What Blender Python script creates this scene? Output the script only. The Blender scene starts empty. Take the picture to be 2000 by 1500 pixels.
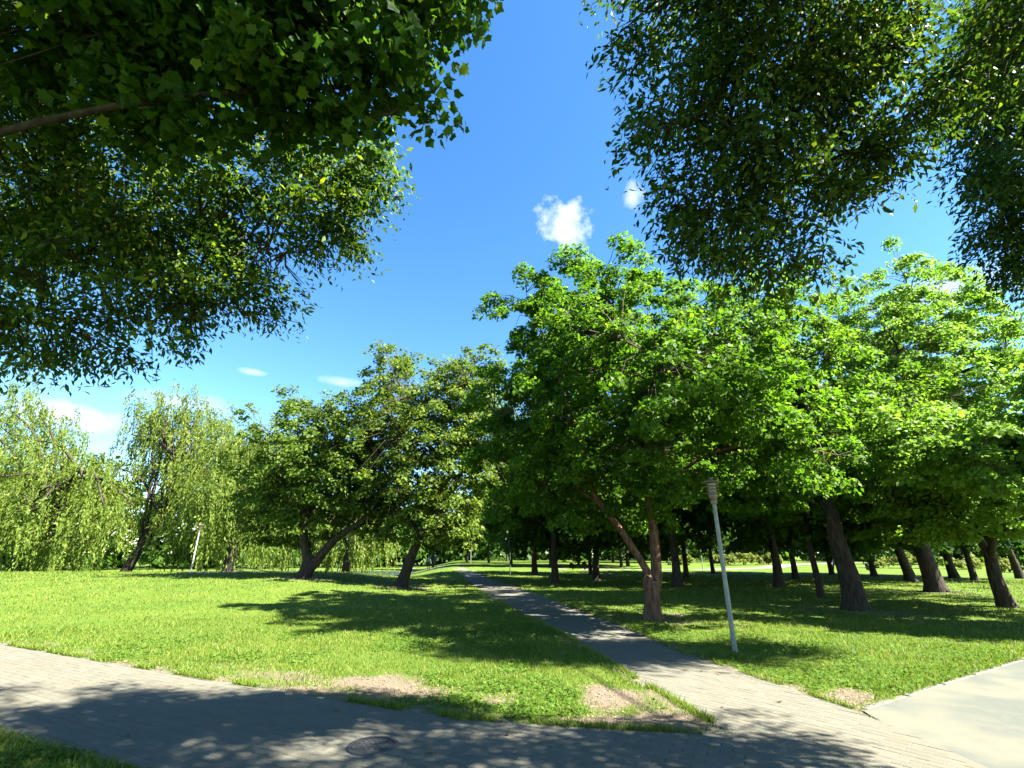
import bpy, bmesh, math, random
import numpy as np
from mathutils import Matrix, Vector
R = math.radians
SC = bpy.context.scene
COL = SC.collection
# ------------------------------------------------------------------ camera
EYE = 1.62
cam = bpy.data.cameras.new('camera'); camo = bpy.data.objects.new('camera', cam); COL.objects.link(camo)
cam.sensor_width = 36.0; cam.lens = 924.0 / 2000.0 * 36.0
cam.clip_start = 0.05; cam.clip_end = 3000
camo.location = (0, 0, EYE); camo.rotation_euler = (R(90 + 19.9), 0, 0)
SC.camera = camo
# ------------------------------------------------------------------ sky, sun, exposure
SUN_H = Vector((0.945, -0.33)).normalized(); SUN_EL = R(47)
to_sun = Vector((SUN_H.x * math.cos(SUN_EL), SUN_H.y * math.cos(SUN_EL), math.sin(SUN_EL)))
world = bpy.data.worlds.new('World'); SC.world = world; world.use_nodes = True
wn = world.node_tree.nodes; wl = world.node_tree.links; wn.clear()
def N(nodes, t, **kw):
    n = nodes.new(t)
    for k, v in kw.items(): setattr(n, k, v)
    return n
sky = N(wn, 'ShaderNodeTexSky', sky_type='NISHITA', sun_disc=False)
sky.sun_elevation = SUN_EL; sky.sun_rotation = math.atan2(SUN_H.x, SUN_H.y)
sky.altitude = 200; sky.air_density = 1.0; sky.dust_density = 0.25; sky.ozone_density = 2.2
hsv = N(wn, 'ShaderNodeHueSaturation'); hsv.inputs['Saturation'].default_value = 1.27; hsv.inputs['Hue'].default_value = 0.5
wl.new(sky.outputs[0], hsv.inputs['Color'])
tc = N(wn, 'ShaderNodeTexCoord')
nrm = N(wn, 'ShaderNodeVectorMath', operation='NORMALIZE'); wl.new(tc.outputs['Generated'], nrm.inputs[0])
noi = N(wn, 'ShaderNodeTexNoise'); noi.inputs['Scale'].default_value = 9; noi.inputs['Detail'].default_value = 7; noi.inputs['Roughness'].default_value = 0.58
wl.new(nrm.outputs[0], noi.inputs['Vector'])
noi2 = N(wn, 'ShaderNodeTexNoise'); noi2.inputs['Scale'].default_value = 26; noi2.inputs['Detail'].default_value = 6; noi2.inputs['Roughness'].default_value = 0.6
wl.new(nrm.outputs[0], noi2.inputs['Vector'])
def wmath(op, a, b=None, clamp=False):
    n = N(wn, 'ShaderNodeMath', operation=op, use_clamp=clamp)
    for i, v in enumerate((a, b)):
        if v is None: continue
        if isinstance(v, (int, float)): n.inputs[i].default_value = v
        else: wl.new(v, n.inputs[i])
    return n.outputs[0]
def cloud(d, sx, sz, amp, soft, dens):
    """a small cloud: an elliptical patch of sky direction broken up by noise"""
    d = Vector(d).normalized()
    right = Vector((d.y, -d.x, 0)).normalized(); up = right.cross(d)
    dr = N(wn, 'ShaderNodeVectorMath', operation='DOT_PRODUCT'); wl.new(nrm.outputs[0], dr.inputs[0]); dr.inputs[1].default_value = right
    du = N(wn, 'ShaderNodeVectorMath', operation='DOT_PRODUCT'); wl.new(nrm.outputs[0], du.inputs[0]); du.inputs[1].default_value = up
    df = N(wn, 'ShaderNodeVectorMath', operation='DOT_PRODUCT'); wl.new(nrm.outputs[0], df.inputs[0]); df.inputs[1].default_value = d
    a = wmath('DIVIDE', dr.outputs['Value'], sx); b = wmath('DIVIDE', du.outputs['Value'], sz)
    r = wmath('SQRT', wmath('ADD', wmath('MULTIPLY', a, a), wmath('MULTIPLY', b, b)))
    nz = wmath('ADD', wmath('MULTIPLY', wmath('SUBTRACT', noi.outputs['Fac'], 0.5), amp), wmath('MULTIPLY', wmath('SUBTRACT', noi2.outputs['Fac'], 0.5), amp * 0.9))
    v = wmath('DIVIDE', wmath('SUBTRACT', wmath('ADD', 1.0, nz), r), soft, True)
    v = wmath('MULTIPLY', v, wmath('GREATER_THAN', df.outputs['Value'], 0.0))
    return wmath('MULTIPLY', v, dens)
cl = [cloud((0.112, 0.826, 0.655), 0.054, 0.046, 2.4, 1.1, 0.97),
      cloud((0.25, 0.79, 0.70), 0.022, 0.05, 2.0, 1.3, 0.6),
      cloud((-0.92, 0.955, 0.27), 0.10, 0.028, 1.2, 0.9, 0.7),
      cloud((-0.55, 0.93, 0.365), 0.032, 0.009, 1.2, 0.9, 0.45),
      cloud((-0.36, 0.94, 0.345), 0.05, 0.012, 1.6, 1.0, 0.35),
      cloud((-0.70, 0.95, 0.30), 0.10, 0.02, 1.6, 1.0, 0.35),
      cloud((0.95, 0.9, 0.55), 0.12, 0.03, 1.6, 1.2, 0.4),
      cloud((-1.2, -0.6, 0.6), 0.15, 0.05, 1.5, 0.9, 0.8), cloud((0.6, -1.2, 0.5), 0.2, 0.06, 1.5, 0.9, 0.8)]
acc = cl[0]
for c_ in cl[1:]: acc = wmath('MAXIMUM', acc, c_)
mixc = N(wn, 'ShaderNodeMix', data_type='RGBA'); wl.new(acc, mixc.inputs['Factor'])
wl.new(hsv.outputs[0], mixc.inputs['A']); mixc.inputs['B'].default_value = (5.0, 5.1, 5.3, 1)
bg = N(wn, 'ShaderNodeBackground'); bg.inputs['Strength'].default_value = 0.051
wl.new(mixc.outputs['Result'], bg.inputs['Color'])
wo = N(wn, 'ShaderNodeOutputWorld'); wl.new(bg.outputs[0], wo.inputs['Surface'])
sl = bpy.data.lights.new('sun', 'SUN'); sl.energy = 5.0; sl.angle = R(0.53); sl.color = (1.0, 0.955, 0.86)
so = bpy.data.objects.new('sun', sl); COL.objects.link(so); so.rotation_euler = to_sun.to_track_quat('Z', 'Y').to_euler(); so.location = (20, -8, 30)
SC.view_settings.view_transform = 'Standard'; SC.view_settings.look = 'None'
SC.view_settings.gamma = 1.0; SC.view_settings.use_curve_mapping = False
SC.view_settings.exposure = 2.97
SC.render.engine = 'CYCLES'
SC.cycles.use_denoising = True
SC.cycles.max_bounces = 7; SC.cycles.diffuse_bounces = 4; SC.cycles.transmission_bounces = 4; SC.cycles.transparent_max_bounces = 4
SC.cycles.sample_clamp_indirect = 6.0
# ------------------------------------------------------------------ helpers
rng = np.random.default_rng(7)
def sm(a, b, t):
    t = np.clip((t - a) / (b - a), 0, 1); return t * t * (3 - 2 * t)
def ground_h(x, y):
    x = np.asarray(x, float); y = np.asarray(y, float)
    k = sm(3.0, 11.0, -(x + 0.09 * np.maximum(0, y - 20)))
    return k * (0.55 * sm(11, 27, y) - 1.9 * sm(33, 50, y)) + 0.5 * sm(32, 75, y)
def gh(x, y): return float(ground_h(x, y))
def obj(name, me, parent=None, mat=None, kind=None):
    o = bpy.data.objects.new(name, me); COL.objects.link(o)
    if mat is not None and me is not None and len(me.materials) == 0: me.materials.append(mat)
    if parent is not None: o.parent = parent
    if kind: o['kind'] = kind
    return o
def tag(o, label, cat, group=None):
    o['label'] = label; o['category'] = cat
    if group: o['group'] = group
    return o
def empty(name, loc, label, cat, group=None):
    o = bpy.data.objects.new(name, None); COL.objects.link(o); o.location = loc; o.empty_display_size = 0.3
    return tag(o, label, cat, group)
def mesh_poly(name, verts, k, rand=None, smooth=False):
    """verts (n*k,3): n polygons of k corners each"""
    verts = np.ascontiguousarray(verts, np.float32); n = len(verts) // k
    me = bpy.data.meshes.new(name)
    me.vertices.add(n * k); me.vertices.foreach_set('co', verts.ravel())
    me.loops.add(n * k); me.loops.foreach_set('vertex_index', np.arange(n * k, dtype=np.int32))
    me.polygons.add(n); me.polygons.foreach_set('loop_start', np.arange(0, n * k, k, dtype=np.int32))
    if rand is not None:
        at = me.attributes.new('rnd', 'FLOAT', 'FACE'); at.data.foreach_set('value', np.asarray(rand, np.float32))
    me.update(); return me
def mesh_idx(name, verts, faces, k, smooth=True, rand=None):
    verts = np.ascontiguousarray(verts, np.float32); faces = np.ascontiguousarray(faces, np.int32)
    me = bpy.data.meshes.new(name); n = len(faces)
    me.vertices.add(len(verts)); me.vertices.foreach_set('co', verts.ravel())
    me.loops.add(n * k); me.loops.foreach_set('vertex_index', faces.ravel())
    me.polygons.add(n); me.polygons.foreach_set('loop_start', np.arange(0, n * k, k, dtype=np.int32))
    me.polygons.foreach_set('use_smooth', np.full(n, bool(smooth)))
    if rand is not None:
        at = me.attributes.new('rnd', 'FLOAT', 'FACE'); at.data.foreach_set('value', np.asarray(rand, np.float32))
    me.update(); return me
def unit(v):
    return v / np.maximum(np.linalg.norm(v, axis=-1, keepdims=True), 1e-9)
def catmull(P, m):
    P = np.asarray(P, float)
    if len(P) < 3: 
        t = np.linspace(0, 1, m)[:, None]; return P[0] * (1 - t) + P[-1] * t
    Q = np.vstack([2 * P[0] - P[1], P, 2 * P[-1] - P[-2]])
    out = []
    ts = np.linspace(0, len(P) - 1 - 1e-6, m)
    for t in ts:
        i = int(t); f = t - i
        a, b, c, d = Q[i], Q[i + 1], Q[i + 2], Q[i + 3]
        out.append(0.5 * (2 * b + (c - a) * f + (2 * a - 5 * b + 4 * c - d) * f * f + (3 * b - a - 3 * c + d) * f ** 3))
    return np.array(out)
class Tubes:
    def __init__(s): s.v = []; s.f = []; s.n = 0
    def add(s, pts, rad, k=6, lump=0.0, r_=None):
        pts = np.asarray(pts, float); m = len(pts); rad = np.broadcast_to(np.asarray(rad, float), (m,))
        tan = unit(np.gradient(pts, axis=0))
        ref = np.array([0.0, 0, 1]) if abs(tan[:, 2]).mean() < 0.8 else np.array([1.0, 0.1, 0])
        a = unit(np.cross(tan, ref)); b = np.cross(tan, a)
        th = np.linspace(0, 2 * np.pi, k, endpoint=False)
        rr = rad[:, None] * np.ones(k)
        if lump and r_ is not None:
            ph = r_.random(5) * 6.28
            rr = rr * (1 + lump * (np.sin(3 * th + ph[0])[None] * .5 + np.sin(5 * th[None] + ph[1] + np.linspace(0, 4, m)[:, None]) * .5) + lump * .5 * (r_.random((m, k)) - .5))
        ring = pts[:, None] + rr[..., None] * (a[:, None] * np.cos(th)[None, :, None] + b[:, None] * np.sin(th)[None, :, None])
        s.v.append(ring.reshape(-1, 3))
        i = np.arange(m - 1)[:, None] * k; j = np.arange(k)[None]; j2 = (j + 1) % k
        q = np.stack([i + j, i + j2, i + k + j2, i + k + j], -1).reshape(-1, 4) + s.n
        s.f.append(q); s.n += m * k
    def mesh(s, name):
        return mesh_idx(name, np.vstack(s.v), np.vstack(s.f), 4)
# ------------------------------------------------------------------ materials
def mat(name):
    m = bpy.data.materials.new(name); m.use_nodes = True; m.node_tree.nodes.clear()
    return m, m.node_tree.nodes, m.node_tree.links
def ramp(nodes, stops):
    r = nodes.new('ShaderNodeValToRGB'); e = r.color_ramp.elements
    while len(e) < len(stops): e.new(0.5)
    for el, (p, c) in zip(e, stops): el.position = p; el.color = (*c, 1)
    return r
def rnd_value(nd, ln):
    at = nd.new('ShaderNodeAttribute'); at.attribute_name = 'rnd'
    oi = nd.new('ShaderNodeObjectInfo')
    ad = nd.new('ShaderNodeMath'); ad.operation = 'ADD'; ln.new(at.outputs['Fac'], ad.inputs[0]); ln.new(oi.outputs['Random'], ad.inputs[1])
    fr = nd.new('ShaderNodeMath'); fr.operation = 'FRACT'; ln.new(ad.outputs[0], fr.inputs[0])
    return fr.outputs[0]
def leaf_mat(name, stops, trans, tr_mix=0.42, rough=0.55, spec=0.12):
    m, nd, ln = mat(name)
    rv = rnd_value(nd, ln)
    rp = ramp(nd, stops); ln.new(rv, rp.inputs[0])
    rt = ramp(nd, [(p, tuple(a * b for a, b in zip(c, trans))) for p, c in stops]); ln.new(rv, rt.inputs[0])
    bs = nd.new('ShaderNodeBsdfPrincipled'); bs.inputs['Roughness'].default_value = rough; bs.inputs['Specular IOR Level'].default_value = spec
    ln.new(rp.outputs[0], bs.inputs['Base Color'])
    tr = nd.new('ShaderNodeBsdfTranslucent'); ln.new(rt.outputs[0], tr.inputs['Color'])
    mx = nd.new('ShaderNodeMixShader'); mx.inputs[0].default_value = tr_mix
    ln.new(bs.outputs[0], mx.inputs[1]); ln.new(tr.outputs[0], mx.inputs[2])
    out = nd.new('ShaderNodeOutputMaterial'); ln.new(mx.outputs[0], out.inputs[0])
    return m
M_MAPLE = leaf_mat('maple_leaf', [(0, (.034, .081, .008)), (.5, (.056, .118, .009)), (.9, (.081, .146, .011)), (1, (.113, .168, .015))], (2.0, 2.1, .8), .46)
M_LIME = leaf_mat('lime_leaf', [(0, (.061, .125, .013)), (.5, (.100, .181, .019)), (1, (.141, .223, .032))], (1.85, 2.0, 1.0), .42)
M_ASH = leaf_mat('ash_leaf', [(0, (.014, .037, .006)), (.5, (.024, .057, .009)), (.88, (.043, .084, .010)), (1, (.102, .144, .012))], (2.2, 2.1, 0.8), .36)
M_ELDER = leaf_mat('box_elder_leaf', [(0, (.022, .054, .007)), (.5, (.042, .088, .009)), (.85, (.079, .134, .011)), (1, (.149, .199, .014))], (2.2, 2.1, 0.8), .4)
M_MAPLE_SHADE = leaf_mat('shaded_maple_leaf', [(0, (.018, .050, .006)), (.5, (.031, .076, .007)), (.85, (.059, .117, .010)), (1, (.128, .186, .013))], (2.2, 2.1, 0.8), .4)  # maple leaf for the overhanging crown, its deep shade put into the colour
M_APPLE = leaf_mat('wild_apple_leaf', [(0, (.036, .07, .008)), (.5, (.062, .108, .012)), (.85, (.092, .138, .015)), (1, (.125, .155, .025))], (1.8, 1.8, 0.9), .36)
M_WILLOW = leaf_mat('willow_leaf', [(0, (.05, .085, .012)), (.4, (.085, .13, .018)), (.8, (.125, .165, .026)), (1, (.16, .19, .04))], (1.7, 1.7, 1.0), .4)
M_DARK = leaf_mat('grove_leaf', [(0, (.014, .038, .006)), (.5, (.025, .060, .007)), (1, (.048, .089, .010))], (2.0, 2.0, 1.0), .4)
M_SHRUB = leaf_mat('shrub_leaf', [(0, (.077, .112, .021)), (.6, (.112, .140, .025)), (1, (.154, .168, .035))], (1.6, 1.6, 1.0), .4)
M_GRASS = leaf_mat('grass_blade', [(0, (.052, .105, .008)), (.45, (.086, .149, .010)), (.8, (.124, .175, .016)), (.93, (.162, .175, .033)), (1, (.197, .169, .068))], (1.5, 1.5, 0.8), .35, .55, .2)
M_CLOVER = leaf_mat('clover_leaf', [(0, (.041, .096, .011)), (.6, (.062, .122, .014)), (1, (.083, .137, .020))], (1.5, 1.5, 1.0), .35, .8, .08)
M_DRYLEAF = leaf_mat('dry_leaf', [(0, (.09, .05, .02)), (.6, (.13, .08, .03)), (1, (.2, .13, .05))], (1.0, .9, .8), .2)
def bark_mat(name, c1, c2, scale=9.0):
    m, nd, ln = mat(name)
    tcn = nd.new('ShaderNodeTexCoord'); mp = nd.new('ShaderNodeMapping'); mp.inputs['Scale'].default_value = (1, 1, 0.22)
    ln.new(tcn.outputs['Object'], mp.inputs[0])
    n1 = nd.new('ShaderNodeTexNoise'); n1.inputs['Scale'].default_value = scale * 2.4; n1.inputs['Detail'].default_value = 6; n1.inputs['Roughness'].default_value = .65
    ln.new(mp.outputs[0], n1.inputs[0])
    v = nd.new('ShaderNodeTexVoronoi'); v.inputs['Scale'].default_value = scale * 1.6; ln.new(mp.outputs[0], v.inputs[0])
    mu = nd.new('ShaderNodeMath'); mu.operation = 'MULTIPLY'; ln.new(n1.outputs[0], mu.inputs[0]); ln.new(v.outputs['Distance'], mu.inputs[1])
    rp = ramp(nd, [(0.05, c1), (.45, c2)]); ln.new(mu.outputs[0], rp.inputs[0])
    bs = nd.new('ShaderNodeBsdfPrincipled'); bs.inputs['Roughness'].default_value = .9; bs.inputs['Specular IOR Level'].default_value = .15
    ln.new(rp.outputs[0], bs.inputs['Base Color'])
    bp = nd.new('ShaderNodeBump'); bp.inputs['Strength'].default_value = .9; bp.inputs['Distance'].default_value = .05; ln.new(mu.outputs[0], bp.inputs['Height']); ln.new(bp.outputs[0], bs.inputs['Normal'])
    out = nd.new('ShaderNodeOutputMaterial'); ln.new(bs.outputs[0], out.inputs[0])
    return m
M_BARK = bark_mat('bark', (.018, .014, .011), (.055, .044, .034))
M_BARK_RED = bark_mat('bark_reddish', (.045, .026, .018), (.16, .09, .06))
M_TWIG = bark_mat('twig', (.05, .04, .03), (.09, .07, .055), 20)
def plain(name, col, rough=.5, metal=0.0, noise=0.0, nscale=30.0):
    m, nd, ln = mat(name)
    bs = nd.new('ShaderNodeBsdfPrincipled'); bs.inputs['Roughness'].default_value = rough; bs.inputs['Metallic'].default_value = metal
    bs.inputs['Base Color'].default_value = (*col, 1)
    if noise:
        tcn = nd.new('ShaderNodeTexCoord'); n1 = nd.new('ShaderNodeTexNoise'); n1.inputs['Scale'].default_value = nscale; n1.inputs['Detail'].default_value = 5
        ln.new(tcn.outputs['Object'], n1.inputs[0])
        rp = ramp(nd, [(.3, tuple(c * (1 - noise) for c in col)), (.7, tuple(min(1, c * (1 + noise)) for c in col))]); ln.new(n1.outputs[0], rp.inputs[0])
        ln.new(rp.outputs[0], bs.inputs['Base Color'])
        bp = nd.new('ShaderNodeBump'); bp.inputs['Strength'].default_value = .15; ln.new(n1.outputs[0], bp.inputs['Height']); ln.new(bp.outputs[0], bs.inputs['Normal'])
    out = nd.new('ShaderNodeOutputMaterial'); ln.new(bs.outputs[0], out.inputs[0])
    return m
def world_noise(nd, ln, scale, detail=5, rough=.55, vec=None):
    if vec is None:
        g = nd.new('ShaderNodeNewGeometry'); vec = g.outputs['Position']
    n = nd.new('ShaderNodeTexNoise'); n.inputs['Scale'].default_value = scale; n.inputs['Detail'].default_value = detail; n.inputs['Roughness'].default_value = rough
    ln.new(vec, n.inputs['Vector']); return n.outputs['Fac']
def mixcol(nd, ln, fac, a, b):
    m = nd.new('ShaderNodeMix'); m.data_type = 'RGBA'
    for s_, v in (('Factor', fac), ('A', a), ('B', b)):
        if isinstance(v, tuple): m.inputs[s_].default_value = (*v, 1)
        elif isinstance(v, (int, float)): m.inputs[s_].default_value = v
        else: ln.new(v, m.inputs[s_])
    return m.outputs['Result']
# ground: turf with worn earth where the 'bare' attribute says
M_GROUND, nd, ln = mat('turf_ground')
nA = world_noise(nd, ln, .35, 4); nB = world_noise(nd, ln, 14, 6, .65); nC = world_noise(nd, ln, 70, 4, .7)
g1 = ramp(nd, [(.3, (.035, .072, .008)), (.5, (.056, .099, .011)), (.7, (.092, .126, .017))]); ln.new(nB, g1.inputs[0])
g2 = ramp(nd, [(.35, (.048, .089, .009)), (.65, (.102, .128, .018))]); ln.new(nA, g2.inputs[0])
turf = mixcol(nd, ln, .5, g1.outputs[0], g2.outputs[0])
e1 = ramp(nd, [(.25, (.084, .063, .043)), (.5, (.142, .109, .077)), (.75, (.185, .150, .109))]); ln.new(nC, e1.inputs[0])
at = nd.new('ShaderNodeAttribute'); at.attribute_name = 'bare'
ad = nd.new('ShaderNodeMath'); ad.operation = 'ADD'; ln.new(at.outputs['Fac'], ad.inputs[0])
nb2 = nd.new('ShaderNodeMath'); nb2.operation = 'MULTIPLY_ADD'; ln.new(nB, nb2.inputs[0]); nb2.inputs[1].default_value = 1.1; nb2.inputs[2].default_value = -.55
ln.new(nb2.outputs[0], ad.inputs[1])
mr = nd.new('ShaderNodeMapRange'); mr.inputs['From Min'].default_value = .3; mr.inputs['From Max'].default_value = .7; ln.new(ad.outputs[0], mr.inputs['Value'])
gc = mixcol(nd, ln, mr.outputs[0], turf, e1.outputs[0])
bs = nd.new('ShaderNodeBsdfPrincipled'); bs.inputs['Roughness'].default_value = .95; bs.inputs['Specular IOR Level'].default_value = .1; ln.new(gc, bs.inputs['Base Color'])
bp = nd.new('ShaderNodeBump'); bp.inputs['Strength'].default_value = .8; bp.inputs['Distance'].default_value = .03; ln.new(nC, bp.inputs['Height']); ln.new(bp.outputs[0], bs.inputs['Normal'])
ln.new(bs.outputs[0], nd.new('ShaderNodeOutputMaterial').inputs[0])
# paving bricks
def brick_mat(name, cols):
    m, nd, ln = mat(name)
    rv = rnd_value(nd, ln)
    rp = ramp(nd, [(i / (len(cols) - 1), c) for i, c in enumerate(cols)]); ln.new(rv, rp.inputs[0])
    n1 = world_noise(nd, ln, 60, 6, .7); n2 = world_noise(nd, ln, .9, 5, .6); n3 = world_noise(nd, ln, 7, 5, .65)
    k1 = nd.new('ShaderNodeMapRange'); k1.inputs['To Min'].default_value = .82; k1.inputs['To Max'].default_value = 1.14; k1.inputs['From Min'].default_value = .3; k1.inputs['From Max'].default_value = .7; ln.new(n1, k1.inputs['Value'])
    mm = nd.new('ShaderNodeVectorMath'); mm.operation = 'SCALE'; ln.new(rp.outputs[0], mm.inputs[0]); ln.new(k1.outputs[0], mm.inputs['Scale'])
    d = nd.new('ShaderNodeMath'); d.operation = 'MULTIPLY'; ln.new(n2, d.inputs[0]); ln.new(n3, d.inputs[1])
    dr = nd.new('ShaderNodeMapRange'); dr.inputs['From Min'].default_value = .24; dr.inputs['From Max'].default_value = .40; dr.inputs['To Max'].default_value = .75; ln.new(d.outputs[0], dr.inputs['Value'])
    cc = mixcol(nd, ln, dr.outputs[0], mm.outputs[0], (.109, .094, .065))
    bs = nd.new('ShaderNodeBsdfPrincipled'); bs.inputs['Roughness'].default_value = .93; bs.inputs['Specular IOR Level'].default_value = .12; ln.new(cc, bs.inputs['Base Color'])
    bp = nd.new('ShaderNodeBump'); bp.inputs['Strength'].default_value = .35; bp.inputs['Distance'].default_value = .006; ln.new(n1, bp.inputs['Height']); ln.new(bp.outputs[0], bs.inputs['Normal'])
    ln.new(bs.outputs[0], nd.new('ShaderNodeOutputMaterial').inputs[0])
    return m
M_BRICK = brick_mat('paving_brick', [(.098, .093, .070), (.104, .100, .076), (.112, .107, .083), (.102, .098, .073)])
M_SANDBED = plain('joint_sand', (.100, .092, .064), .95, 0, .3, 40)
M_LITTER, nd, ln = mat('asphalt')
n1 = world_noise(nd, ln, 90, 4, .75); n2 = world_noise(nd, ln, .8, 5, .6)
a1 = ramp(nd, [(.3, (.064, .069, .058)), (.7, (.087, .094, .078))]); ln.new(n1, a1.inputs[0])
a2 = nd.new('ShaderNodeMapRange'); a2.inputs['From Min'].default_value = .45; a2.inputs['From Max'].default_value = .62; a2.inputs['To Max'].default_value = .8; ln.new(n2, a2.inputs['Value'])
ac = mixcol(nd, ln, a2.outputs[0], a1.outputs[0], (.118, .111, .082))
bs = nd.new('ShaderNodeBsdfPrincipled'); bs.inputs['Roughness'].default_value = .95; bs.inputs['Specular IOR Level'].default_value = .1; ln.new(ac, bs.inputs['Base Color'])
bp = nd.new('ShaderNodeBump'); bp.inputs['Strength'].default_value = .4; bp.inputs['Distance'].default_value = .01; ln.new(n1, bp.inputs['Height']); ln.new(bp.outputs[0], bs.inputs['Normal'])
ln.new(bs.outputs[0], nd.new('ShaderNodeOutputMaterial').inputs[0])
M_ASPHALT = M_LITTER
M_DUST = plain('pale_gravel', (.149, .134, .106), .95, 0, .25, 12)
# ------------------------------------------------------------------ the setting: ground, paths, grass
D_YL = np.array([-6, 4.3, 5.64, 7.78, 11.48, 16.63, 28.57, 51.1, 66, 75, 110.]); D_XL = np.array([2.4, 2.25, 2.06, 1.68, 1.11, 0, -1.99, -5.65, -10.6, -13.5, -25])
D_YR = np.array([-6, 4.67, 6.14, 9.25, 14.08, 28.57, 37.8, 51.1, 66, 75, 110.]); D_XR = np.array([3.7, 3.82, 3.78, 3.0, 2.47, 0, -1.75, -3.9, -8.4, -11.0, -22])
F_XU = np.array([-40, -9.83, -4.21, -.53, 1.0, 2.5]); F_YU = np.array([25, 10.24, 7.49, 5.8, 5.5, 5.3])
F_XL = np.array([-40, -10.8, -4.85, -3.12, 0, 2.5]); F_YL = np.array([22.6, 8.1, 5.35, 4.67, 3.4, 2.6])
A_POLY = np.array([(3.86, 6.13), (8.39, 8.83), (30, 21.8), (45, 24), (45, -9), (3.55, -9), (3.6, 4.67)])
def in_D(x, y, m=0.0): return (x > np.interp(y, D_YL, D_XL) - m) & (x < np.interp(y, D_YR, D_XR) + m) & (y > -6) & (y < 110)
def in_F(x, y, m=0.0): return (y < np.interp(x, F_XU, F_YU) + m) & (y > np.interp(x, F_XL, F_YL) - m) & (x < 2.5)
def in_poly(x, y, P):
    ins = np.zeros(np.shape(x), bool); n = len(P)
    for i in range(n):
        x1, y1 = P[i]; x2, y2 = P[(i + 1) % n]
        c = ((y1 > y) != (y2 > y)) & (x < (x2 - x1) * (y - y1) / (y2 - y1 + 1e-12) + x1)
        ins ^= c
    return ins
def vnoise(x, y, s, seed=0):
    """cheap smooth value noise"""
    g = np.random.default_rng(100 + seed).random((64, 64))
    x = np.asarray(x) / s; y = np.asarray(y) / s
    i = np.floor(x).astype(int); j = np.floor(y).astype(int); fx = x - i; fy = y - j
    fx = fx * fx * (3 - 2 * fx); fy = fy * fy * (3 - 2 * fy)
    G = lambda a, b: g[a % 64, b % 64]
    return (G(i, j) * (1 - fx) + G(i + 1, j) * fx) * (1 - fy) + (G(i, j + 1) * (1 - fx) + G(i + 1, j + 1) * fx) * fy
def bare(x, y):
    b = np.zeros(np.shape(x))
    w = (vnoise(x, y, .8, 1) - .5) * 1.0 + (vnoise(x, y, .22, 2) - .5) * 1.0
    for cx, cy, rx, ry, a, k in ((1.15, 6.6, .34, .42, 0, 1.0), (1.35, 5.72, .75, .26, 0, .95), (-1.6, 7.15, 1.3, .42, -.43, .85), (-3.4, 7.75, 1.6, .35, -.43, .6),
                                 (4.0, 6.55, .5, .3, .5, .95), (-2.0, 6.75, 1.0, .3, -.43, .7), (-1.0, 6.2, .7, .22, -.3, .6), (4.2, 14.0, 1.6, 1.2, 0, .7), (2.9, 10.4, .5, .9, 0, .5),
                                 (-5.2, 26, 1.5, 1.2, 0, .7), (-10.3, 25.7, 1.6, 1.4, 0, .7), (10.7, 16, 1.6, 1.4, 0, .6), (19.7, 23.9, 2, 1.4, 0, .6), (-18, 32, 3.5, .9, .1, .9)):
        dx = x - cx; dy = y - cy; ca, sa = math.cos(a), math.sin(a)
        u = (dx * ca + dy * sa) / rx; v = (-dx * sa + dy * ca) / ry
        b = np.maximum(b, k * np.clip(1.5 - np.sqrt(u * u + v * v) + w * .8, 0, 1))
    e = np.minimum(np.abs(y - np.interp(x, F_XU, F_YU)), np.where(y < 40, np.minimum(np.abs(x - np.interp(y, D_YL, D_XL)), np.abs(x - np.interp(y, D_YR, D_XR))), 9))
    b = np.maximum(b, .75 * np.clip(1.15 - e / .16 + w, 0, 1))
    b = np.maximum(b, .55 * np.clip(1.2 - np.abs(y - np.interp(x, F_XU, F_YU)) / .5 + w, 0, 1) * (x < 0))
    return b
def axis(lo, hi, a, b, step):
    d = np.arange(a, b + 1e-6, step)
    def grow(s, e):
        out = []; t = s; st = step
        while abs(t - s) < abs(e - s):
            st *= 1.22; t = t + st * (1 if e > s else -1); out.append(t)
        return out
    return np.array(sorted(grow(a, lo)) + list(d) + grow(b, hi))
gx = axis(-900, 900, -13, 13, .17); gy = axis(-60, 1500, 3.5, 20, .17)
X, Y = np.meshgrid(gx, gy)
onp = in_D(X, Y, .3) | in_F(X, Y, .3) | in_poly(X, Y, A_POLY)
Z = ground_h(X, Y) + np.where(onp, 0, 1) * ((vnoise(X, Y, 1.6, 5) - .5) * .07 + (vnoise(X, Y, .45, 6) - .5) * .025) * (np.hypot(X, Y) < 60)
A_WIDE = np.array([(3.5, 6.45), (8.2, 9.2), (30, 22.3), (45, 24.5), (45, -9), (3.72, -9), (3.84, 4.67)])
Z = Z + .024 * ~(in_D(X, Y, .02) | in_F(X, Y, .02) | in_poly(X, Y, A_WIDE)) * (np.hypot(X, Y) < 60)
nx, ny = len(gx), len(gy)
ii = (np.arange(ny - 1)[:, None] * nx + np.arange(nx - 1)[None]).ravel()
fc = np.stack([ii, ii + 1, ii + nx + 1, ii + nx], -1)
gm = mesh_idx('ground', np.stack([X, Y, Z], -1).reshape(-1, 3), fc, 4)
a_ = gm.attributes.new('bare', 'FLOAT', 'POINT'); a_.data.foreach_set('value', bare(X, Y).astype(np.float32).ravel())
ground = obj('ground', gm, None, M_GROUND, 'structure')
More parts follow.
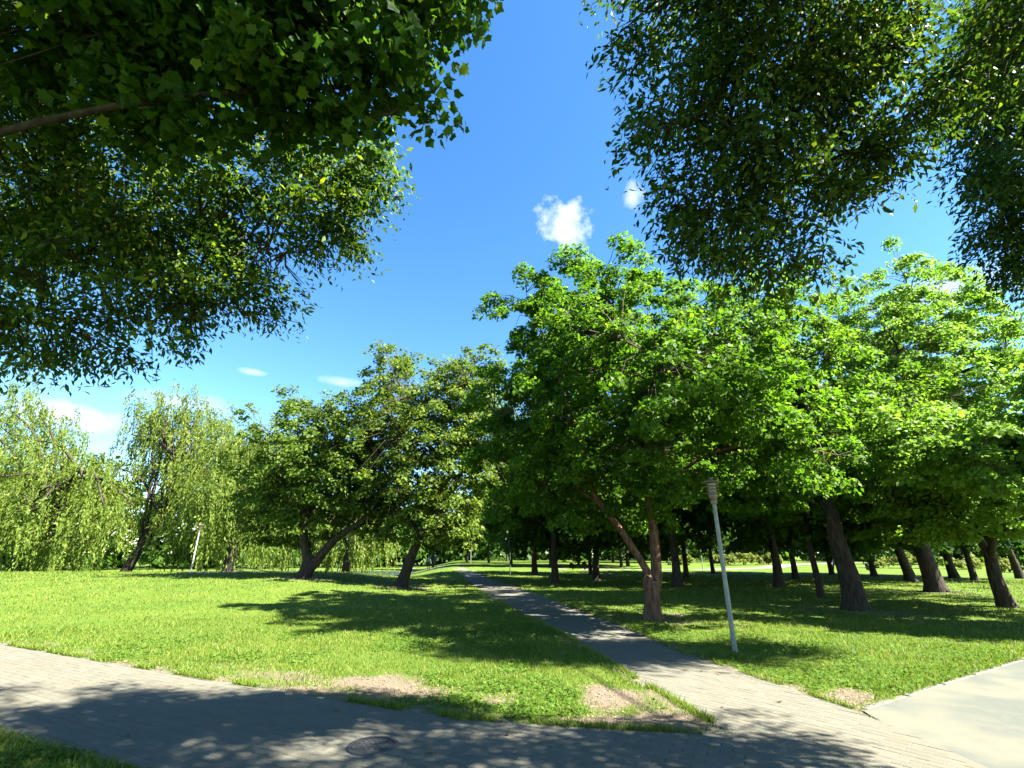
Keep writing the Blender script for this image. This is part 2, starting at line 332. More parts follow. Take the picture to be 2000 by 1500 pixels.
# path beds
def strip(name, left, right, dz, m, kind='structure'):
    n = len(left); v = []
    for (a, b) in zip(left, right):
        v += [(a[0], a[1], gh(*a) + dz), (b[0], b[1], gh(*b) + dz)]
    f = [(2 * i, 2 * i + 1, 2 * i + 3, 2 * i + 2) for i in range(n - 1)]
    return obj(name, mesh_idx(name, v, f, 4), None, m, kind)
ys = np.concatenate([np.arange(-6, 45, .75), np.arange(45, 111, 2.)])
diag = strip('brick_path', [(float(np.interp(t, D_YL, D_XL)), t) for t in ys], [(float(np.interp(t, D_YR, D_XR)), t) for t in ys], .007, M_SANDBED)
xs = np.concatenate([np.arange(-40, -14, 2.), np.arange(-14, 2.3, .5)])
front = strip('park_path', [(t, float(np.interp(t, F_XU, F_YU))) for t in xs], [(t, float(np.interp(t, F_XL, F_YL))) for t in xs], .004, M_SANDBED)
bmA = bmesh.new(); bmA.faces.new([bmA.verts.new((p[0], p[1], .013)) for p in A_POLY]); bmesh.ops.triangulate(bmA, faces=bmA.faces[:])
mA = bpy.data.meshes.new('asphalt_road'); bmA.to_mesh(mA); bmA.free(); obj('asphalt_road', mA, None, M_ASPHALT, 'structure')
if mA.polygons[0].normal.z < 0: mA.flip_normals()
# pale concrete edging along the lawn side of the asphalt
M_KERB = plain('edging_concrete', (.08, .077, .06), .95, 0, .3, 18)
kb = bmesh.new(); bmesh.ops.create_cube(kb, size=1, matrix=Matrix.Translation((.5, .04, 0)) @ Matrix.Diagonal((.985, .075, .09, 1)))
bmesh.ops.bevel(kb, geom=kb.edges[:], offset=.006, segments=1, affect='EDGES')
km = bpy.data.meshes.new('kerb_stone'); kb.to_mesh(km); kb.free(); km.materials.append(M_KERB)
road = bpy.data.objects['asphalt_road']
def kerb_run(a, b):
    a, b = Vector(a), Vector(b); n = int((b - a).length); ang = math.atan2(b.y - a.y, b.x - a.x); rr_ = random.Random(5)
    for i in range(n):
        o = obj('kerb_stone', km, road); q = a + (b - a) * (i / n); o.location = (q.x, q.y, -.024 + rr_.uniform(-.004, .004)); o.rotation_euler = (rr_.uniform(-.02, .02), rr_.uniform(-.003, .003), ang + rr_.uniform(-.003, .003))
kerb_run((3.92, 6.13), (8.39, 8.8)); kerb_run((8.39, 8.8), (26, 19.35))
BW, BL, BT, GAP = .098, .198, .017, .0025
def brick_mesh():
    l, w = BL / 2 - GAP / 2, BW / 2 - GAP / 2; i = .003
    v = [(sx * (l - i), sy * (w - i), BT) for sx, sy in ((-1, -1), (1, -1), (1, 1), (-1, 1))] + [(sx * l, sy * w, BT - .0025) for sx, sy in ((-1, -1), (1, -1), (1, 1), (-1, 1))] + [(sx * l, sy * w, 0) for sx, sy in ((-1, -1), (1, -1), (1, 1), (-1, 1))]
    f = [(0, 1, 2, 3)] + [(4 + k, 4 + (k + 1) % 4, (k + 1) % 4, k) for k in range(4)] + [(8 + k, 8 + (k + 1) % 4, 4 + (k + 1) % 4, 4 + k) for k in range(4)]
    return np.array(v, float), np.array(f)
bv, bf = brick_mesh()
BRICK = mesh_idx('brick', bv, bf, 4, False); BRICK.materials.append(M_BRICK)
def clip_poly(P, a, b):
    """keep the part of P left of the line a->b"""
    out = []; s = lambda p: (b[0] - a[0]) * (p[1] - a[1]) - (b[1] - a[1]) * (p[0] - a[0])
    for i in range(len(P)):
        p, q = P[i], P[(i + 1) % len(P)]; sp, sq = s(p), s(q)
        if sp >= 0: out.append(p)
        if sp * sq < 0:
            t = sp / (sp - sq); out.append((p[0] + (q[0] - p[0]) * t, p[1] + (q[1] - p[1]) * t))
    return out
def pave(parent, ang, box, inside, edges, seed):
    r = np.random.default_rng(seed); ca, sa = math.cos(ang), math.sin(ang)
    x0, x1, y0, y1 = box; cx, cy = (x0 + x1) / 2, (y0 + y1) / 2; L = math.hypot(x1 - x0, y1 - y0) / 2
    nu, nv = int(L / BL) + 1, int(L / BW) + 1
    U, V = np.meshgrid(np.arange(-nu, nu + 1), np.arange(-nv, nv + 1))
    u = (U + .5 * (V % 2)) * BL; v = V * BW
    x = cx + u * ca - v * sa; y = cy + u * sa + v * ca
    ok = (x > x0) & (x < x1) & (y > y0) & (y < y1) & inside(x, y, .12)
    x, y = x[ok], y[ok]; n = len(x)
    cor = np.array([(-BL / 2, -BW / 2), (BL / 2, -BW / 2), (BL / 2, BW / 2), (-BL / 2, BW / 2)])
    gx_ = x[:, None] + cor[:, 0] * ca - cor[:, 1] * sa; gy_ = y[:, None] + cor[:, 0] * sa + cor[:, 1] * ca
    full = inside(gx_, gy_, 0.0).all(1)
    z = ground_h(x, y); dz = r.normal(0, .0009, n); tilt = r.normal(0, .0035, (n, 2)); rr = r.random(n)
    # how large each brick shows: near the camera and in front of it
    d = np.hypot(x, y); vis = full & (y > 4.55) & (np.abs(x) < y * 1.06)
    near = np.zeros(n, bool); idx = np.where(vis)[0]; near[idx[np.argsort(d[idx])[:300]]] = True
    for i in np.where(near)[0]:
        o = bpy.data.objects.new('brick', BRICK); COL.objects.link(o); o.parent = parent
        o.location = (x[i], y[i], z[i] + .002 + dz[i]); o.rotation_euler = (tilt[i, 0], tilt[i, 1], ang)
    rest = np.where(full & ~near)[0]
    P = bv[None].repeat(len(rest), 0); 
    px = P[..., 0] * ca - P[..., 1] * sa + x[rest, None]; py = P[..., 0] * sa + P[..., 1] * ca + y[rest, None]
    pz = P[..., 2] + (z + dz)[rest, None] + .002 + P[..., 0] * tilt[rest, 0:1] * .7 + P[..., 1] * tilt[rest, 1:2] * .7
    F = (bf[None] + (np.arange(len(rest)) * 12)[:, None, None]).reshape(-1, 4)
    obj('brick_rows', mesh_idx('brick_rows', np.stack([px, py, pz], -1).reshape(-1, 3), F, 4, False, np.repeat(rr[rest], 9)), parent, M_BRICK, 'stuff')
    V_, F_, R_ = [], [], []
    for i in np.where(~full)[0]:
        g = GAP / 2; poly = [(x[i] + (a - math.copysign(g, a)) * ca - (b - math.copysign(g, b)) * sa, y[i] + (a - math.copysign(g, a)) * sa + (b - math.copysign(g, b)) * ca) for a, b in cor]
        for e in edges(x[i], y[i]): poly = clip_poly(poly, *e) if len(poly) > 2 else poly
        if len(poly) < 3: continue
        b0 = len(V_); k = len(poly); zz = z[i] + BT + .002 + dz[i]
        V_ += [(p[0], p[1], zz) for p in poly] + [(p[0], p[1], z[i]) for p in poly]
        F_.append(list(range(b0, b0 + k))); R_.append(rr[i])
        for q in range(k): F_.append([b0 + k + q, b0 + k + (q + 1) % k, b0 + (q + 1) % k, b0 + q]); R_.append(rr[i])
    if F_:
        me = bpy.data.meshes.new('cut_bricks'); me.from_pydata(V_, [], F_); at_ = me.attributes.new('rnd', 'FLOAT', 'FACE'); at_.data.foreach_set('value', np.array(R_, np.float32)); me.update()
        obj('cut_bricks', me, parent, M_BRICK, 'stuff')
def d_edges(x, y):
    f = lambda t: (float(np.interp(t, D_YL, D_XL)), t); g = lambda t: (float(np.interp(t, D_YR, D_XR)), t)
    return [(f(y + .3), f(y - .3)), (g(y - .3), g(y + .3))]
def f_edges(x, y):
    f = lambda t: (t, float(np.interp(t, F_XU, F_YU))); g = lambda t: (t, float(np.interp(t, F_XL, F_YL)))
    e = [(f(x + .3), f(x - .3)), (g(x - .3), g(x + .3))]
    dl = lambda t: (float(np.interp(t, D_YL, D_XL)), t)
    if abs(x - dl(y)[0]) < .3: e.append((dl(y - .3), dl(y + .3)))
    return e
pave(diag, math.atan2(-.78, .62), (-4.5, 4.2, 1.5, 44), in_D, d_edges, 3)
pave(front, math.atan2(-.445, .895), (-13.5, 2.5, 1.8, 12.5), lambda x, y, m: in_F(x, y, m) & ~in_D(x, y, -m), f_edges, 4)
# trodden verge flush with the bricks
yv = np.arange(5.35, 30, .5)
strip('path_verge', [(float(np.interp(t, D_YL, D_XL)) - .13 - .05 * math.sin(t * 5), t) for t in yv], [(float(np.interp(t, D_YL, D_XL)) + .005, t) for t in yv], .0165, M_SANDBED)
yv = np.arange(6.3, 30, .5)
strip('path_verge', [(float(np.interp(t, D_YR, D_XR)) - .005, t) for t in yv], [(float(np.interp(t, D_YR, D_XR)) + .13 + .05 * math.sin(t * 4), t) for t in yv], .0165, M_SANDBED)
xv = np.arange(-12, 2.2, .5)
strip('path_verge', [(t, float(np.interp(t, F_XU, F_YU)) + .14 + .05 * math.sin(t * 4)) for t in xv], [(t, float(np.interp(t, F_XU, F_YU)) - .005) for t in xv], .0150, M_SANDBED)
# far paths: a pale one crossing the meadow and the one along the pond
strip('meadow_path', [(60, 84), (36, 63.5), (29, 55), (20, 51), (14, 50.5), (4, 52)], [(56, 86), (33.5, 65), (27.5, 57), (19.5, 52.6), (14, 52.2), (4, 54)], .03, M_DUST)
strip('pond_path', [(-22, 33.2), (-17.5, 32.4), (-12, 36.5), (-9, 43)], [(-23, 35.0), (-17.8, 34.3), (-13.4, 38), (-11, 44)], .05, M_DUST)
# pond behind the crest of the lawn
M_WATER, nd, ln = mat('pond_water')
bs = nd.new('ShaderNodeBsdfPrincipled'); bs.inputs['Base Color'].default_value = (.05, .075, .07, 1); bs.inputs['Roughness'].default_value = .12
nw = world_noise(nd, ln, 2.2, 3); bp = nd.new('ShaderNodeBump'); bp.inputs['Strength'].default_value = .15; ln.new(nw, bp.inputs['Height']); ln.new(bp.outputs[0], bs.inputs['Normal'])
ln.new(bs.outputs[0], nd.new('ShaderNodeOutputMaterial').inputs[0])
pv = [(-33 + 21 * math.cos(t) * (1 + .12 * math.sin(3 * t)), 66 + 15 * math.sin(t) * (1 + .1 * math.cos(2 * t)), -.66) for t in np.linspace(0, 2 * math.pi, 40, endpoint=False)]
pm = bpy.data.meshes.new('pond'); pm.from_pydata(pv, [], [list(range(40))]); obj('pond', pm, None, M_WATER, 'structure')
# grass blades
def scatter(n, rmin, rmax, power, seed, half=.90):
    r = np.random.default_rng(seed)
    th = (r.random(n) * 2 - 1) * half; a = 2 - power
    rad = (rmin ** a + r.random(n) * (rmax ** a - rmin ** a)) ** (1 / a)
    return rad * np.sin(th), rad * np.cos(th), r
def blades(n, rmin, rmax, power, seed, hmin, hmax, w0, gw):
    x, y, r = scatter(n, rmin, rmax, power, seed)
    b = bare(x, y)
    keep = ~in_D(x, y, -.035) & ~in_F(x, y, -.035) & ~in_poly(x, y, A_POLY) & (r.random(n) > b * 1.02) 
    x, y, b = x[keep], y[keep], b[keep]; n = len(x); d = np.hypot(x, y)
    z = ground_h(x, y) + (vnoise(x, y, 1.6, 5) - .5) * .07 + (vnoise(x, y, .45, 6) - .5) * .025 + .014
    lush = vnoise(x, y, .9, 9) * .6 + vnoise(x, y, .3, 10) * .4
    hgt = (hmin + (hmax - hmin) * r.random(n) ** 1.4) * (.55 + .9 * lush) * (1 + d / 60)
    w = w0 * (1 + d / gw) * (.7 + .6 * r.random(n))
    a = r.random(n) * 6.283; ln_ = (.15 + .85 * r.random(n)) * hgt; la = r.random(n) * 6.283
    p = np.stack([x, y, z], -1)
    s_ = np.stack([np.cos(a) * w, np.sin(a) * w, 0 * a], -1) * .5
    tip = p + np.stack([np.cos(la) * ln_, np.sin(la) * ln_, hgt], -1)
    V = np.stack([p - s_, p + s_, tip], 1).reshape(-1, 3)
    dry = np.clip(b * .9 + (vnoise(x, y, 2.3, 11) - .5) * .9 + (vnoise(x, y, .7, 12) - .5) * .5, 0, 1)
    rv = np.clip(r.random(n) * .62 + dry * .34 + (lush < .45) * .1, 0, .999)
    return V, rv
V1, r1 = blades(275000, 4.4, 16, 1.35, 21, .018, .06, .0065, 9)
V2, r2 = blades(110000, 14, 48, 1.3, 22, .03, .07, .012, 16)
obj('lawn_grass', mesh_poly('lawn_grass', np.vstack([V1, V2]), 3, np.concatenate([r1, r2])), None, M_GRASS, 'stuff')
tag(bpy.data.objects['lawn_grass'], 'short mown green grass covering the lawns between the paths', 'grass')
def clover(n, seed):
    x, y, r = scatter(n, 4.6, 13, 1.3, seed)
    f = vnoise(x, y, 1.1, 31) * .65 + vnoise(x, y, .35, 32) * .35
    keep = ~in_D(x, y, 0) & ~in_F(x, y, 0) & ~in_poly(x, y, A_POLY) & (f > .56) & (bare(x, y) < .35)
    x, y = x[keep], y[keep]; n = len(x)
    z = ground_h(x, y) + (vnoise(x, y, 1.6, 5) - .5) * .07 + .04 + r.random(n) * .03
    nrm_ = unit(np.stack([r.normal(0, .45, n), r.normal(0, .45, n), np.ones(n)], -1)); t = unit(np.cross(nrm_, r.normal(size=(n, 3)))); bt = np.cross(nrm_, t)
    s_ = (.014 + .016 * r.random(n))[:, None]; p = np.stack([x, y, z], -1)
    V = np.stack([p - t * s_, p + bt * s_ * .8, p + t * s_, p - bt * s_ * .8], 1).reshape(-1, 3)
    return mesh_poly('clover_patches', V, 4, r.random(n))
tag(obj('clover_patches', clover(60000, 33), None, M_CLOVER, 'stuff'), 'low broad-leaved clover and weeds growing in patches among the lawn grass', 'clover')

def litter(n, seed):
    """dry bits of leaf and straw on the worn earth"""
    x, y, r = scatter(n, 4.6, 18, 1.4, seed)
    b = bare(x, y); keep = ~in_D(x, y, 0) & ~in_F(x, y, 0) & ~in_poly(x, y, A_POLY) & (r.random(n) < b * 1.1)
    x, y = x[keep], y[keep]; n = len(x)
    z = ground_h(x, y) + (vnoise(x, y, 1.6, 5) - .5) * .07 + (vnoise(x, y, .45, 6) - .5) * .025 + .03 + r.random(n) * .008
    nn = unit(np.stack([r.normal(0, .3, n), r.normal(0, .3, n), np.ones(n)], -1)); t = unit(np.cross(nn, r.normal(size=(n, 3)))); bt = np.cross(nn, t)
    s_ = (.006 + .014 * r.random(n))[:, None]; p = np.stack([x, y, z], -1); w = (.2 + .5 * r.random(n))[:, None]
    V = np.stack([p - t * s_, p + bt * s_ * w, p + t * s_, p - bt * s_ * w], 1).reshape(-1, 3)
    return mesh_poly('leaf_litter', V, 4, r.random(n))
M_STRAW = leaf_mat('straw', [(0, (.12, .08, .045)), (.5, (.22, .16, .09)), (.85, (.32, .25, .15)), (1, (.14, .17, .04))], (1, 1, 1), .2, .8, .1)
tag(obj('leaf_litter', litter(90000, 35), None, M_STRAW, 'stuff'), 'dry straw and leaf litter on the worn earth patches by the paths', 'litter')
# ------------------------------------------------------------------ crown lobes in metres: (x, y, z, radius)
LOBES = {
    'maple': [(1.87, 13.6, 10.25, 1.02), (1.86, 13.2, 8.97, 1.78), (3.95, 12.8, 9.11, 1.74), (0.67, 14.0, 8.66, 1.68), (2.55, 12.0, 6.87, 1.98), (4.73, 12.5, 7.25, 1.78), (0.16, 14.0, 6.52, 1.61), (1.76, 12.0, 5.24, 1.76), (3.51, 11.5, 5.09, 1.82), (5.55, 12.5, 5.69, 1.42), (-0.23, 14.0, 4.72, 1.31), (1.13, 13.0, 3.93, 1.27), (2.99, 12.5, 3.98, 1.49), (4.45, 12.0, 4.01, 1.44), (6.25, 12.5, 4.81, 1.25), (7.6, 12.8, 4.46, 1.27), (9.07, 13.2, 4.25, 1.01), (6.99, 13.0, 3.65, 1.12), (0.0, 14.5, 3.42, 1.08), (8.17, 13.2, 3.4, 0.85), (1.56, 13.5, 2.88, 0.85), (6.3, 14.0, 3.66, 0.9), (3.56, 13.5, 3.02, 0.86)],
    'B': [(-2.48, 24.0, 2.54, 0.79), (-3.6, 25.0, 2.45, 0.89), (-8.24, 26.0, 4.32, 1.43), (-1.5, 26.5, 9.62, 2.06), (-1.14, 26.0, 7.1, 1.97), (-1.63, 25.5, 4.79, 1.56), (-1.85, 26.5, 12.2, 1.6), (-5.94, 26.0, 10.4, 3.07), (-3.83, 26.0, 9.78, 3.05), (-7.93, 26.5, 9.62, 2.06), (-6.62, 25.0, 7.44, 2.85), (-4.11, 25.0, 6.88, 3.15), (-3.0, 26.0, 11.35, 2.07), (-8.2, 26.0, 6.52, 2.28), (-6.12, 25.0, 4.73, 2.45), (-3.13, 24.5, 4.67, 2.09), (-2.62, 25.0, 7.44, 1.91), (-7.14, 26.5, 12.7, 1.25), (-8.51, 27.0, 12.57, 1.09), (-4.06, 25.0, 3.7, 1.66), (-2.45, 23.5, 3.34, 0.99), (-6.77, 26.0, 3.26, 1.55)],
    'A': [(-13.3, 27.0, 2.26, 1.02), (-11.95, 26.5, 2.12, 0.87), (-8.21, 26.0, 4.05, 1.25), (-10.94, 26.0, 7.97, 2.48), (-12.24, 26.0, 7.1, 2.46), (-9.36, 26.5, 7.79, 2.36), (-11.76, 26.0, 9.62, 1.36), (-14.09, 27.0, 6.71, 2.02), (-9.87, 25.5, 5.6, 2.52), (-11.93, 25.5, 4.79, 2.18), (-8.63, 26.0, 5.4, 1.92), (-12.77, 26.0, 10.4, 0.75), (-13.81, 26.5, 4.92, 1.62), (-11.1, 26.0, 3.26, 1.71), (-13.49, 27.0, 3.32, 1.29)],
    'R1': [(9.39, 17.0, 11.33, 1.88), (11.29, 17.0, 10.39, 1.85), (7.83, 18.0, 10.91, 1.74), (9.58, 17.0, 8.84, 2.0), (11.18, 16.0, 8.01, 1.68), (8.32, 18.0, 8.36, 1.66), (10.24, 16.5, 6.6, 1.68), (11.47, 16.0, 6.08, 1.43), (9.64, 18.0, 6.43, 1.81), (11.33, 17.0, 4.27, 1.46), (12.65, 16.5, 5.09, 1.08), (12.19, 17.5, 12.35, 1.31), (9.91, 17.5, 3.08, 1.1)],
    'R2': [(18.33, 20.0, 13.6, 1.98), (20.38, 20.0, 13.04, 1.96), (16.6, 20.0, 11.67, 1.92), (17.54, 19.0, 10.17, 2.47), (19.79, 19.0, 10.17, 2.25), (22.91, 20.0, 11.14, 1.91), (15.77, 19.5, 8.92, 1.8), (17.68, 18.5, 7.65, 2.32), (19.71, 18.5, 7.43, 2.1), (19.7, 20.5, 16.31, 0.92), (21.88, 20.5, 15.69, 0.91), (15.96, 19.0, 6.91, 1.49), (22.83, 19.0, 8.73, 2.42), (22.72, 20.5, 12.76, 1.5), (22.06, 19.0, 5.62, 2.08)],
    'R3': [(12.26, 15.0, 3.96, 1.21), (13.36, 14.5, 3.73, 1.32), (14.97, 14.5, 3.88, 1.33), (11.7, 15.5, 3.55, 0.74), (12.85, 15.0, 2.72, 0.94), (14.09, 14.5, 2.68, 1.06), (15.35, 15.0, 2.27, 0.85), (16.41, 14.5, 3.58, 1.55), (14.18, 15.5, 2.06, 0.64)],
    'O2': [(2.28, 3.7, 7.25, 0.82), (3.21, 3.67, 7.36, 0.94), (1.93, 3.98, 6.48, 0.61), (2.75, 4.0, 6.43, 0.82), (3.62, 3.86, 6.81, 0.67), (4.13, 4.08, 6.36, 0.41), (2.32, 4.47, 5.84, 0.67), (3.24, 4.47, 5.84, 0.73), (3.97, 4.45, 5.89, 0.43), (2.01, 4.66, 5.32, 0.46), (2.69, 4.72, 5.15, 0.64), (3.48, 4.72, 5.15, 0.52), (2.93, 4.88, 4.72, 0.27), (3.6, 4.87, 4.75, 0.23), (1.53, 4.24, 5.92, 0.25), (1.34, 3.8, 6.97, 0.23), (1.27, 4.28, 5.8, 0.17), (4.66, 4.08, 6.36, 0.32), (2.34, 3.29, 8.4, 1.17), (3.8, 3.39, 8.13, 1.11), (4.32, 3.7, 7.25, 0.44), (4.62, 3.82, 6.92, 0.32), (4.97, 3.96, 6.54, 0.26), (4.25, 4.24, 5.92, 0.29), (4.56, 3.67, 7.36, 0.29)],
    'O3': [(9.35, 6.17, 11.0, 0.97), (9.45, 6.71, 9.54, 0.93), (8.91, 6.88, 8.35, 0.57), (9.64, 7.43, 7.52, 0.68), (10.52, 6.97, 8.8, 1.27), (10.32, 6.24, 10.82, 1.36), (8.42, 6.31, 9.57, 0.37), (9.55, 7.7, 6.79, 0.34), (10.52, 7.63, 6.97, 0.88)],
    'O1': [(-2.06, 2.9, 6.3, 0.7), (-2.96, 3.03, 6.22, 0.76), (-1.22, 2.97, 6.13, 0.47), (-1.5, 3.13, 5.69, 0.47), (-0.92, 3.11, 5.47, 0.16), (-0.55, 2.81, 6.29, 0.23), (-0.27, 2.82, 6.27, 0.13), (-2.34, 3.28, 5.82, 0.59), (-3.9, 3.06, 6.41, 0.88), (-3.39, 3.36, 5.85, 0.6), (-4.68, 3.16, 6.42, 0.75), (-1.87, 2.68, 6.92, 0.94), (-3.58, 2.72, 7.08, 0.96), (-0.82, 2.72, 6.55, 0.46), (-0.96, 2.98, 5.82, 0.23), (-1.85, 3.39, 5.49, 0.29)],
    'O1b': [(-5.4, 4.38, 6.38, 0.93), (-4.35, 4.59, 5.79, 0.93), (-5.65, 4.81, 5.21, 0.93), (-4.34, 4.77, 4.82, 0.84), (-3.44, 4.79, 4.77, 0.54), (-2.91, 4.84, 4.38, 0.3), (-2.94, 4.66, 6.09, 0.7), (-2.24, 4.73, 5.91, 0.64), (-1.82, 4.68, 6.03, 0.38), (-2.11, 4.9, 5.43, 0.35), (-4.95, 5.02, 4.14, 0.54), (-5.79, 5.04, 4.09, 0.48), (-3.74, 5.02, 4.14, 0.36), (-2.86, 4.74, 5.38, 0.37), (-3.48, 4.72, 5.44, 0.56), (-4.46, 5.06, 3.77, 0.27), (-7.03, 4.79, 5.73, 1.28), (-6.71, 5.08, 4.45, 0.81), (-1.66, 4.59, 6.27, 0.22)],
    'W1': [(-50.89, 46.0, 15.51, 3.38), (-52.73, 45.0, 13.64, 4.52), (-45.64, 44.0, 11.87, 3.4), (-44.71, 42.0, 8.18, 4.06), (-40.64, 42.0, 8.18, 2.94), (-37.03, 41.0, 8.02, 2.2), (-40.4, 41.0, 5.03, 3.44), (-36.53, 41.0, 5.03, 2.58), (-34.63, 41.0, 5.87, 1.73), (-48.65, 43.0, 7.42, 5.51), (-37.58, 41.0, 2.99, 2.53), (-43.22, 41.0, 3.39, 3.81)],
    'W2': [(-35.62, 47.0, 16.09, 2.92), (-37.72, 47.0, 14.99, 2.37), (-32.44, 47.0, 14.99, 2.64), (-29.04, 46.0, 12.85, 2.04), (-37.7, 46.0, 12.85, 1.78), (-33.63, 46.0, 12.85, 3.06), (-29.35, 45.0, 10.11, 2.69), (-34.24, 45.0, 10.11, 1.96), (-27.19, 45.0, 9.13, 2.19), (-28.91, 44.0, 6.64, 2.33), (-31.35, 44.0, 7.1, 1.64), (-26.29, 44.0, 5.28, 2.08), (-29.1, 44.0, 3.52, 2.05), (-36.42, 45.0, 9.13, 1.36)],
    'W3': [(-22.49, 39.0, 4.87, 2.04), (-20.78, 41.0, 5.87, 2.16), (-25.34, 40.0, 5.77, 1.9), (-24.18, 40.0, 10.49, 2.64), (-22.62, 41.0, 11.17, 2.71), (-24.41, 39.0, 8.13, 2.53), (-21.85, 40.0, 7.44, 3.0), (-21.0, 42.0, 9.54, 2.28)],
    'W4': [(-18.65, 58.0, 4.7, 3.31), (-22.56, 60.0, 6.01, 3.13), (-15.59, 58.0, 4.13, 2.4), (-28.2, 62.0, 4.3, 3.2)],
    'maple_limbL': [(3.7, 13.9, 1.15, 0.28), (3.07, 13.8, 2.22, 0.21), (2.31, 13.6, 3.31, 0.17), (2.05, 13.4, 4.44, 0.15)],
    'maple_limbR': [(3.9, 13.9, 1.02, 0.28), (3.94, 13.8, 2.35, 0.24), (3.82, 13.5, 3.87, 0.17), (3.6, 13.3, 5.64, 0.15)],
    'A_l': [(-9.96, 25.8, 1.48, 0.52), (-9.03, 25.8, 2.48, 0.4), (-7.68, 25.8, 3.51, 0.27)],
    'A_v': [(-10.53, 25.8, 1.48, 0.52), (-10.75, 25.8, 2.74, 0.4), (-10.98, 25.8, 4.83, 0.27)],
    'B_l': [(-5.27, 26.0, 1.36, 0.53), (-4.57, 26.0, 2.74, 0.4), (-2.81, 26.0, 5.96, 0.34)],
    'O1br': [(-7.44, 3.96, 6.85, 0.01), (-6.06, 4.01, 7.0, 0.1), (-5.33, 4.02, 6.97, 0.08), (-4.61, 4.03, 6.95, 0.07)],
    'O1br2': [(-7.03, 3.93, 6.66, 0.01), (-5.83, 4.01, 6.68, 0.09), (-5.13, 4.17, 6.47, 0.08), (-4.59, 4.38, 6.14, 0.07), (-4.23, 4.57, 5.62, 0.06)],
    'O1br3': [(-6.33, 3.7, 6.33, 0.01), (-5.28, 3.84, 5.94, 0.01), (-4.79, 3.99, 5.52, 0.01), (-4.58, 4.25, 5.06, 0.01)],
    'O1br4': [(-6.33, 3.68, 6.4, 0.01), (-5.09, 3.66, 6.2, 0.01), (-4.29, 3.81, 6.04, 0.01), (-3.75, 4.05, 5.86, 0.01)],
    'O1br5': [(-6.33, 3.72, 6.27, 0.01), (-5.48, 4.06, 5.59, 0.01), (-5.28, 4.32, 5.12, 0.01), (-5.25, 4.6, 4.57, 0.01)],
    'O1br6': [(-6.12, 3.54, 6.3, 0.01), (-4.76, 3.51, 6.15, 0.01), (-3.94, 3.63, 6.05, 0.01), (-3.14, 3.82, 6.01, 0.01)],
    'O2br1': [(3.88, 3.47, 8.48, 0.01), (3.51, 3.7, 7.25, 0.01), (3.27, 4.02, 6.37, 0.01), (3.3, 4.5, 5.63, 0.01)],
    'O2br2': [(3.39, 3.47, 8.48, 0.01), (3.45, 3.74, 7.14, 0.01), (3.51, 4.04, 6.32, 0.01), (3.58, 4.54, 5.52, 0.01)],
    'O2br3': [(4.19, 3.53, 8.61, 0.01), (3.81, 3.73, 7.47, 0.01), (3.72, 4.02, 6.68, 0.01), (4.01, 4.37, 6.29, 0.01)],
    'O2br4': [(2.71, 3.53, 8.61, 0.01), (2.45, 3.7, 7.25, 0.01), (2.57, 3.98, 6.48, 0.01), (3.03, 4.4, 5.92, 0.01)],
}
# ------------------------------------------------------------------ trees
# leaf outlines in (u along the midrib, v across, n out of plane), unit length
def outline(kind):
    if kind == 'quad': return np.array([(-.5, 0, 0), (-.08, .4, .08), (.5, 0, -.05), (-.08, -.4, .08)])
    if kind == 'broad': return np.array([(-.45, 0, 0), (-.2, .45, .08), (.3, .3, .05), (.5, 0, -.06), (.3, -.3, .05), (-.2, -.45, .08)])
    if kind == 'lance': return np.array([(-.5, 0, 0), (-.15, .19, .05), (.2, .14, .03), (.5, 0, -.08), (.2, -.14, .03), (-.15, -.19, .05)])
    if kind == 'strap': return np.array([(-.5, 0, 0), (0, .11, .02), (.5, 0, -.05), (0, -.11, .02)])
    if kind == 'lance4': return np.array([(-.5, 0, 0), (-.02, .2, .06), (.5, 0, -.08), (-.02, -.2, .06)])
    if kind == 'maple8': return np.array([(-.42, 0, 0), (-.48, .34, .03), (-.02, .58, .06), (.2, .25, .02), (.58, 0, -.06), (.2, -.25, .02), (-.02, -.58, .06), (-.48, -.34, .03)])
    if kind == 'maple':
        h = [(-.42, .0), (-.42, .22), (-.5, .38), (-.2, .40), (-.02, .62), (.08, .36), (.34, .34), (.28, .16), (.58, 0)]
        pts = [(u, v) for u, v in h] + [(u, -v) for u, v in h[::-1][1:-1]]
        return np.array([(u, v, .10 * abs(v) - .10 * max(0, u)) for u, v in pts])
def leaf_frames(r, centers, out, per, crad, flat, size, up=.9, outw=.5, rnd=.75, droop=.35, szvar=.45):
    """leaf positions and axes around each clump centre"""
    n = len(centers); c = np.repeat(centers, per, 0); o = np.repeat(out, per, 0); cr = np.repeat(crad, per)
    d = unit(r.normal(size=(n * per, 3))); rad = (r.random(n * per) ** .45)
    off = d * rad[:, None]; off[:, 2] *= flat
    lat = np.hypot(off[:, 0], off[:, 1]); off[:, 2] -= droop * lat ** 2
    # tilt sprays outwards-down
    off[:, 2] -= .25 * (off[:, 0] * o[:, 0] + off[:, 1] * o[:, 1])
    p = c + off * cr[:, None]
    nn = unit(np.array([0, 0, up]) + outw * o + .35 * d + rnd * r.normal(size=(n * per, 3)))
    u = o * .6 + d * .6 + np.array([0, 0, -.45]) + .5 * r.normal(size=(n * per, 3))
    u = unit(u - nn * (u * nn).sum(1, keepdims=True)); v = np.cross(nn, u)
    s = size * (1 + szvar * (r.random(n * per) * 2 - 1))
    return p, u, v, nn, s
def leaf_mesh(name, fr, kind, rand):
    p, u, v, nn, s = fr; O = outline(kind); k = len(O)
    V = p[:, None] + s[:, None, None] * (O[None, :, 0:1] * u[:, None] + O[None, :, 1:2] * v[:, None] + O[None, :, 2:3] * nn[:, None])
    return mesh_poly(name, V.reshape(-1, 3), k, rand)
LEAF_ONE = {}
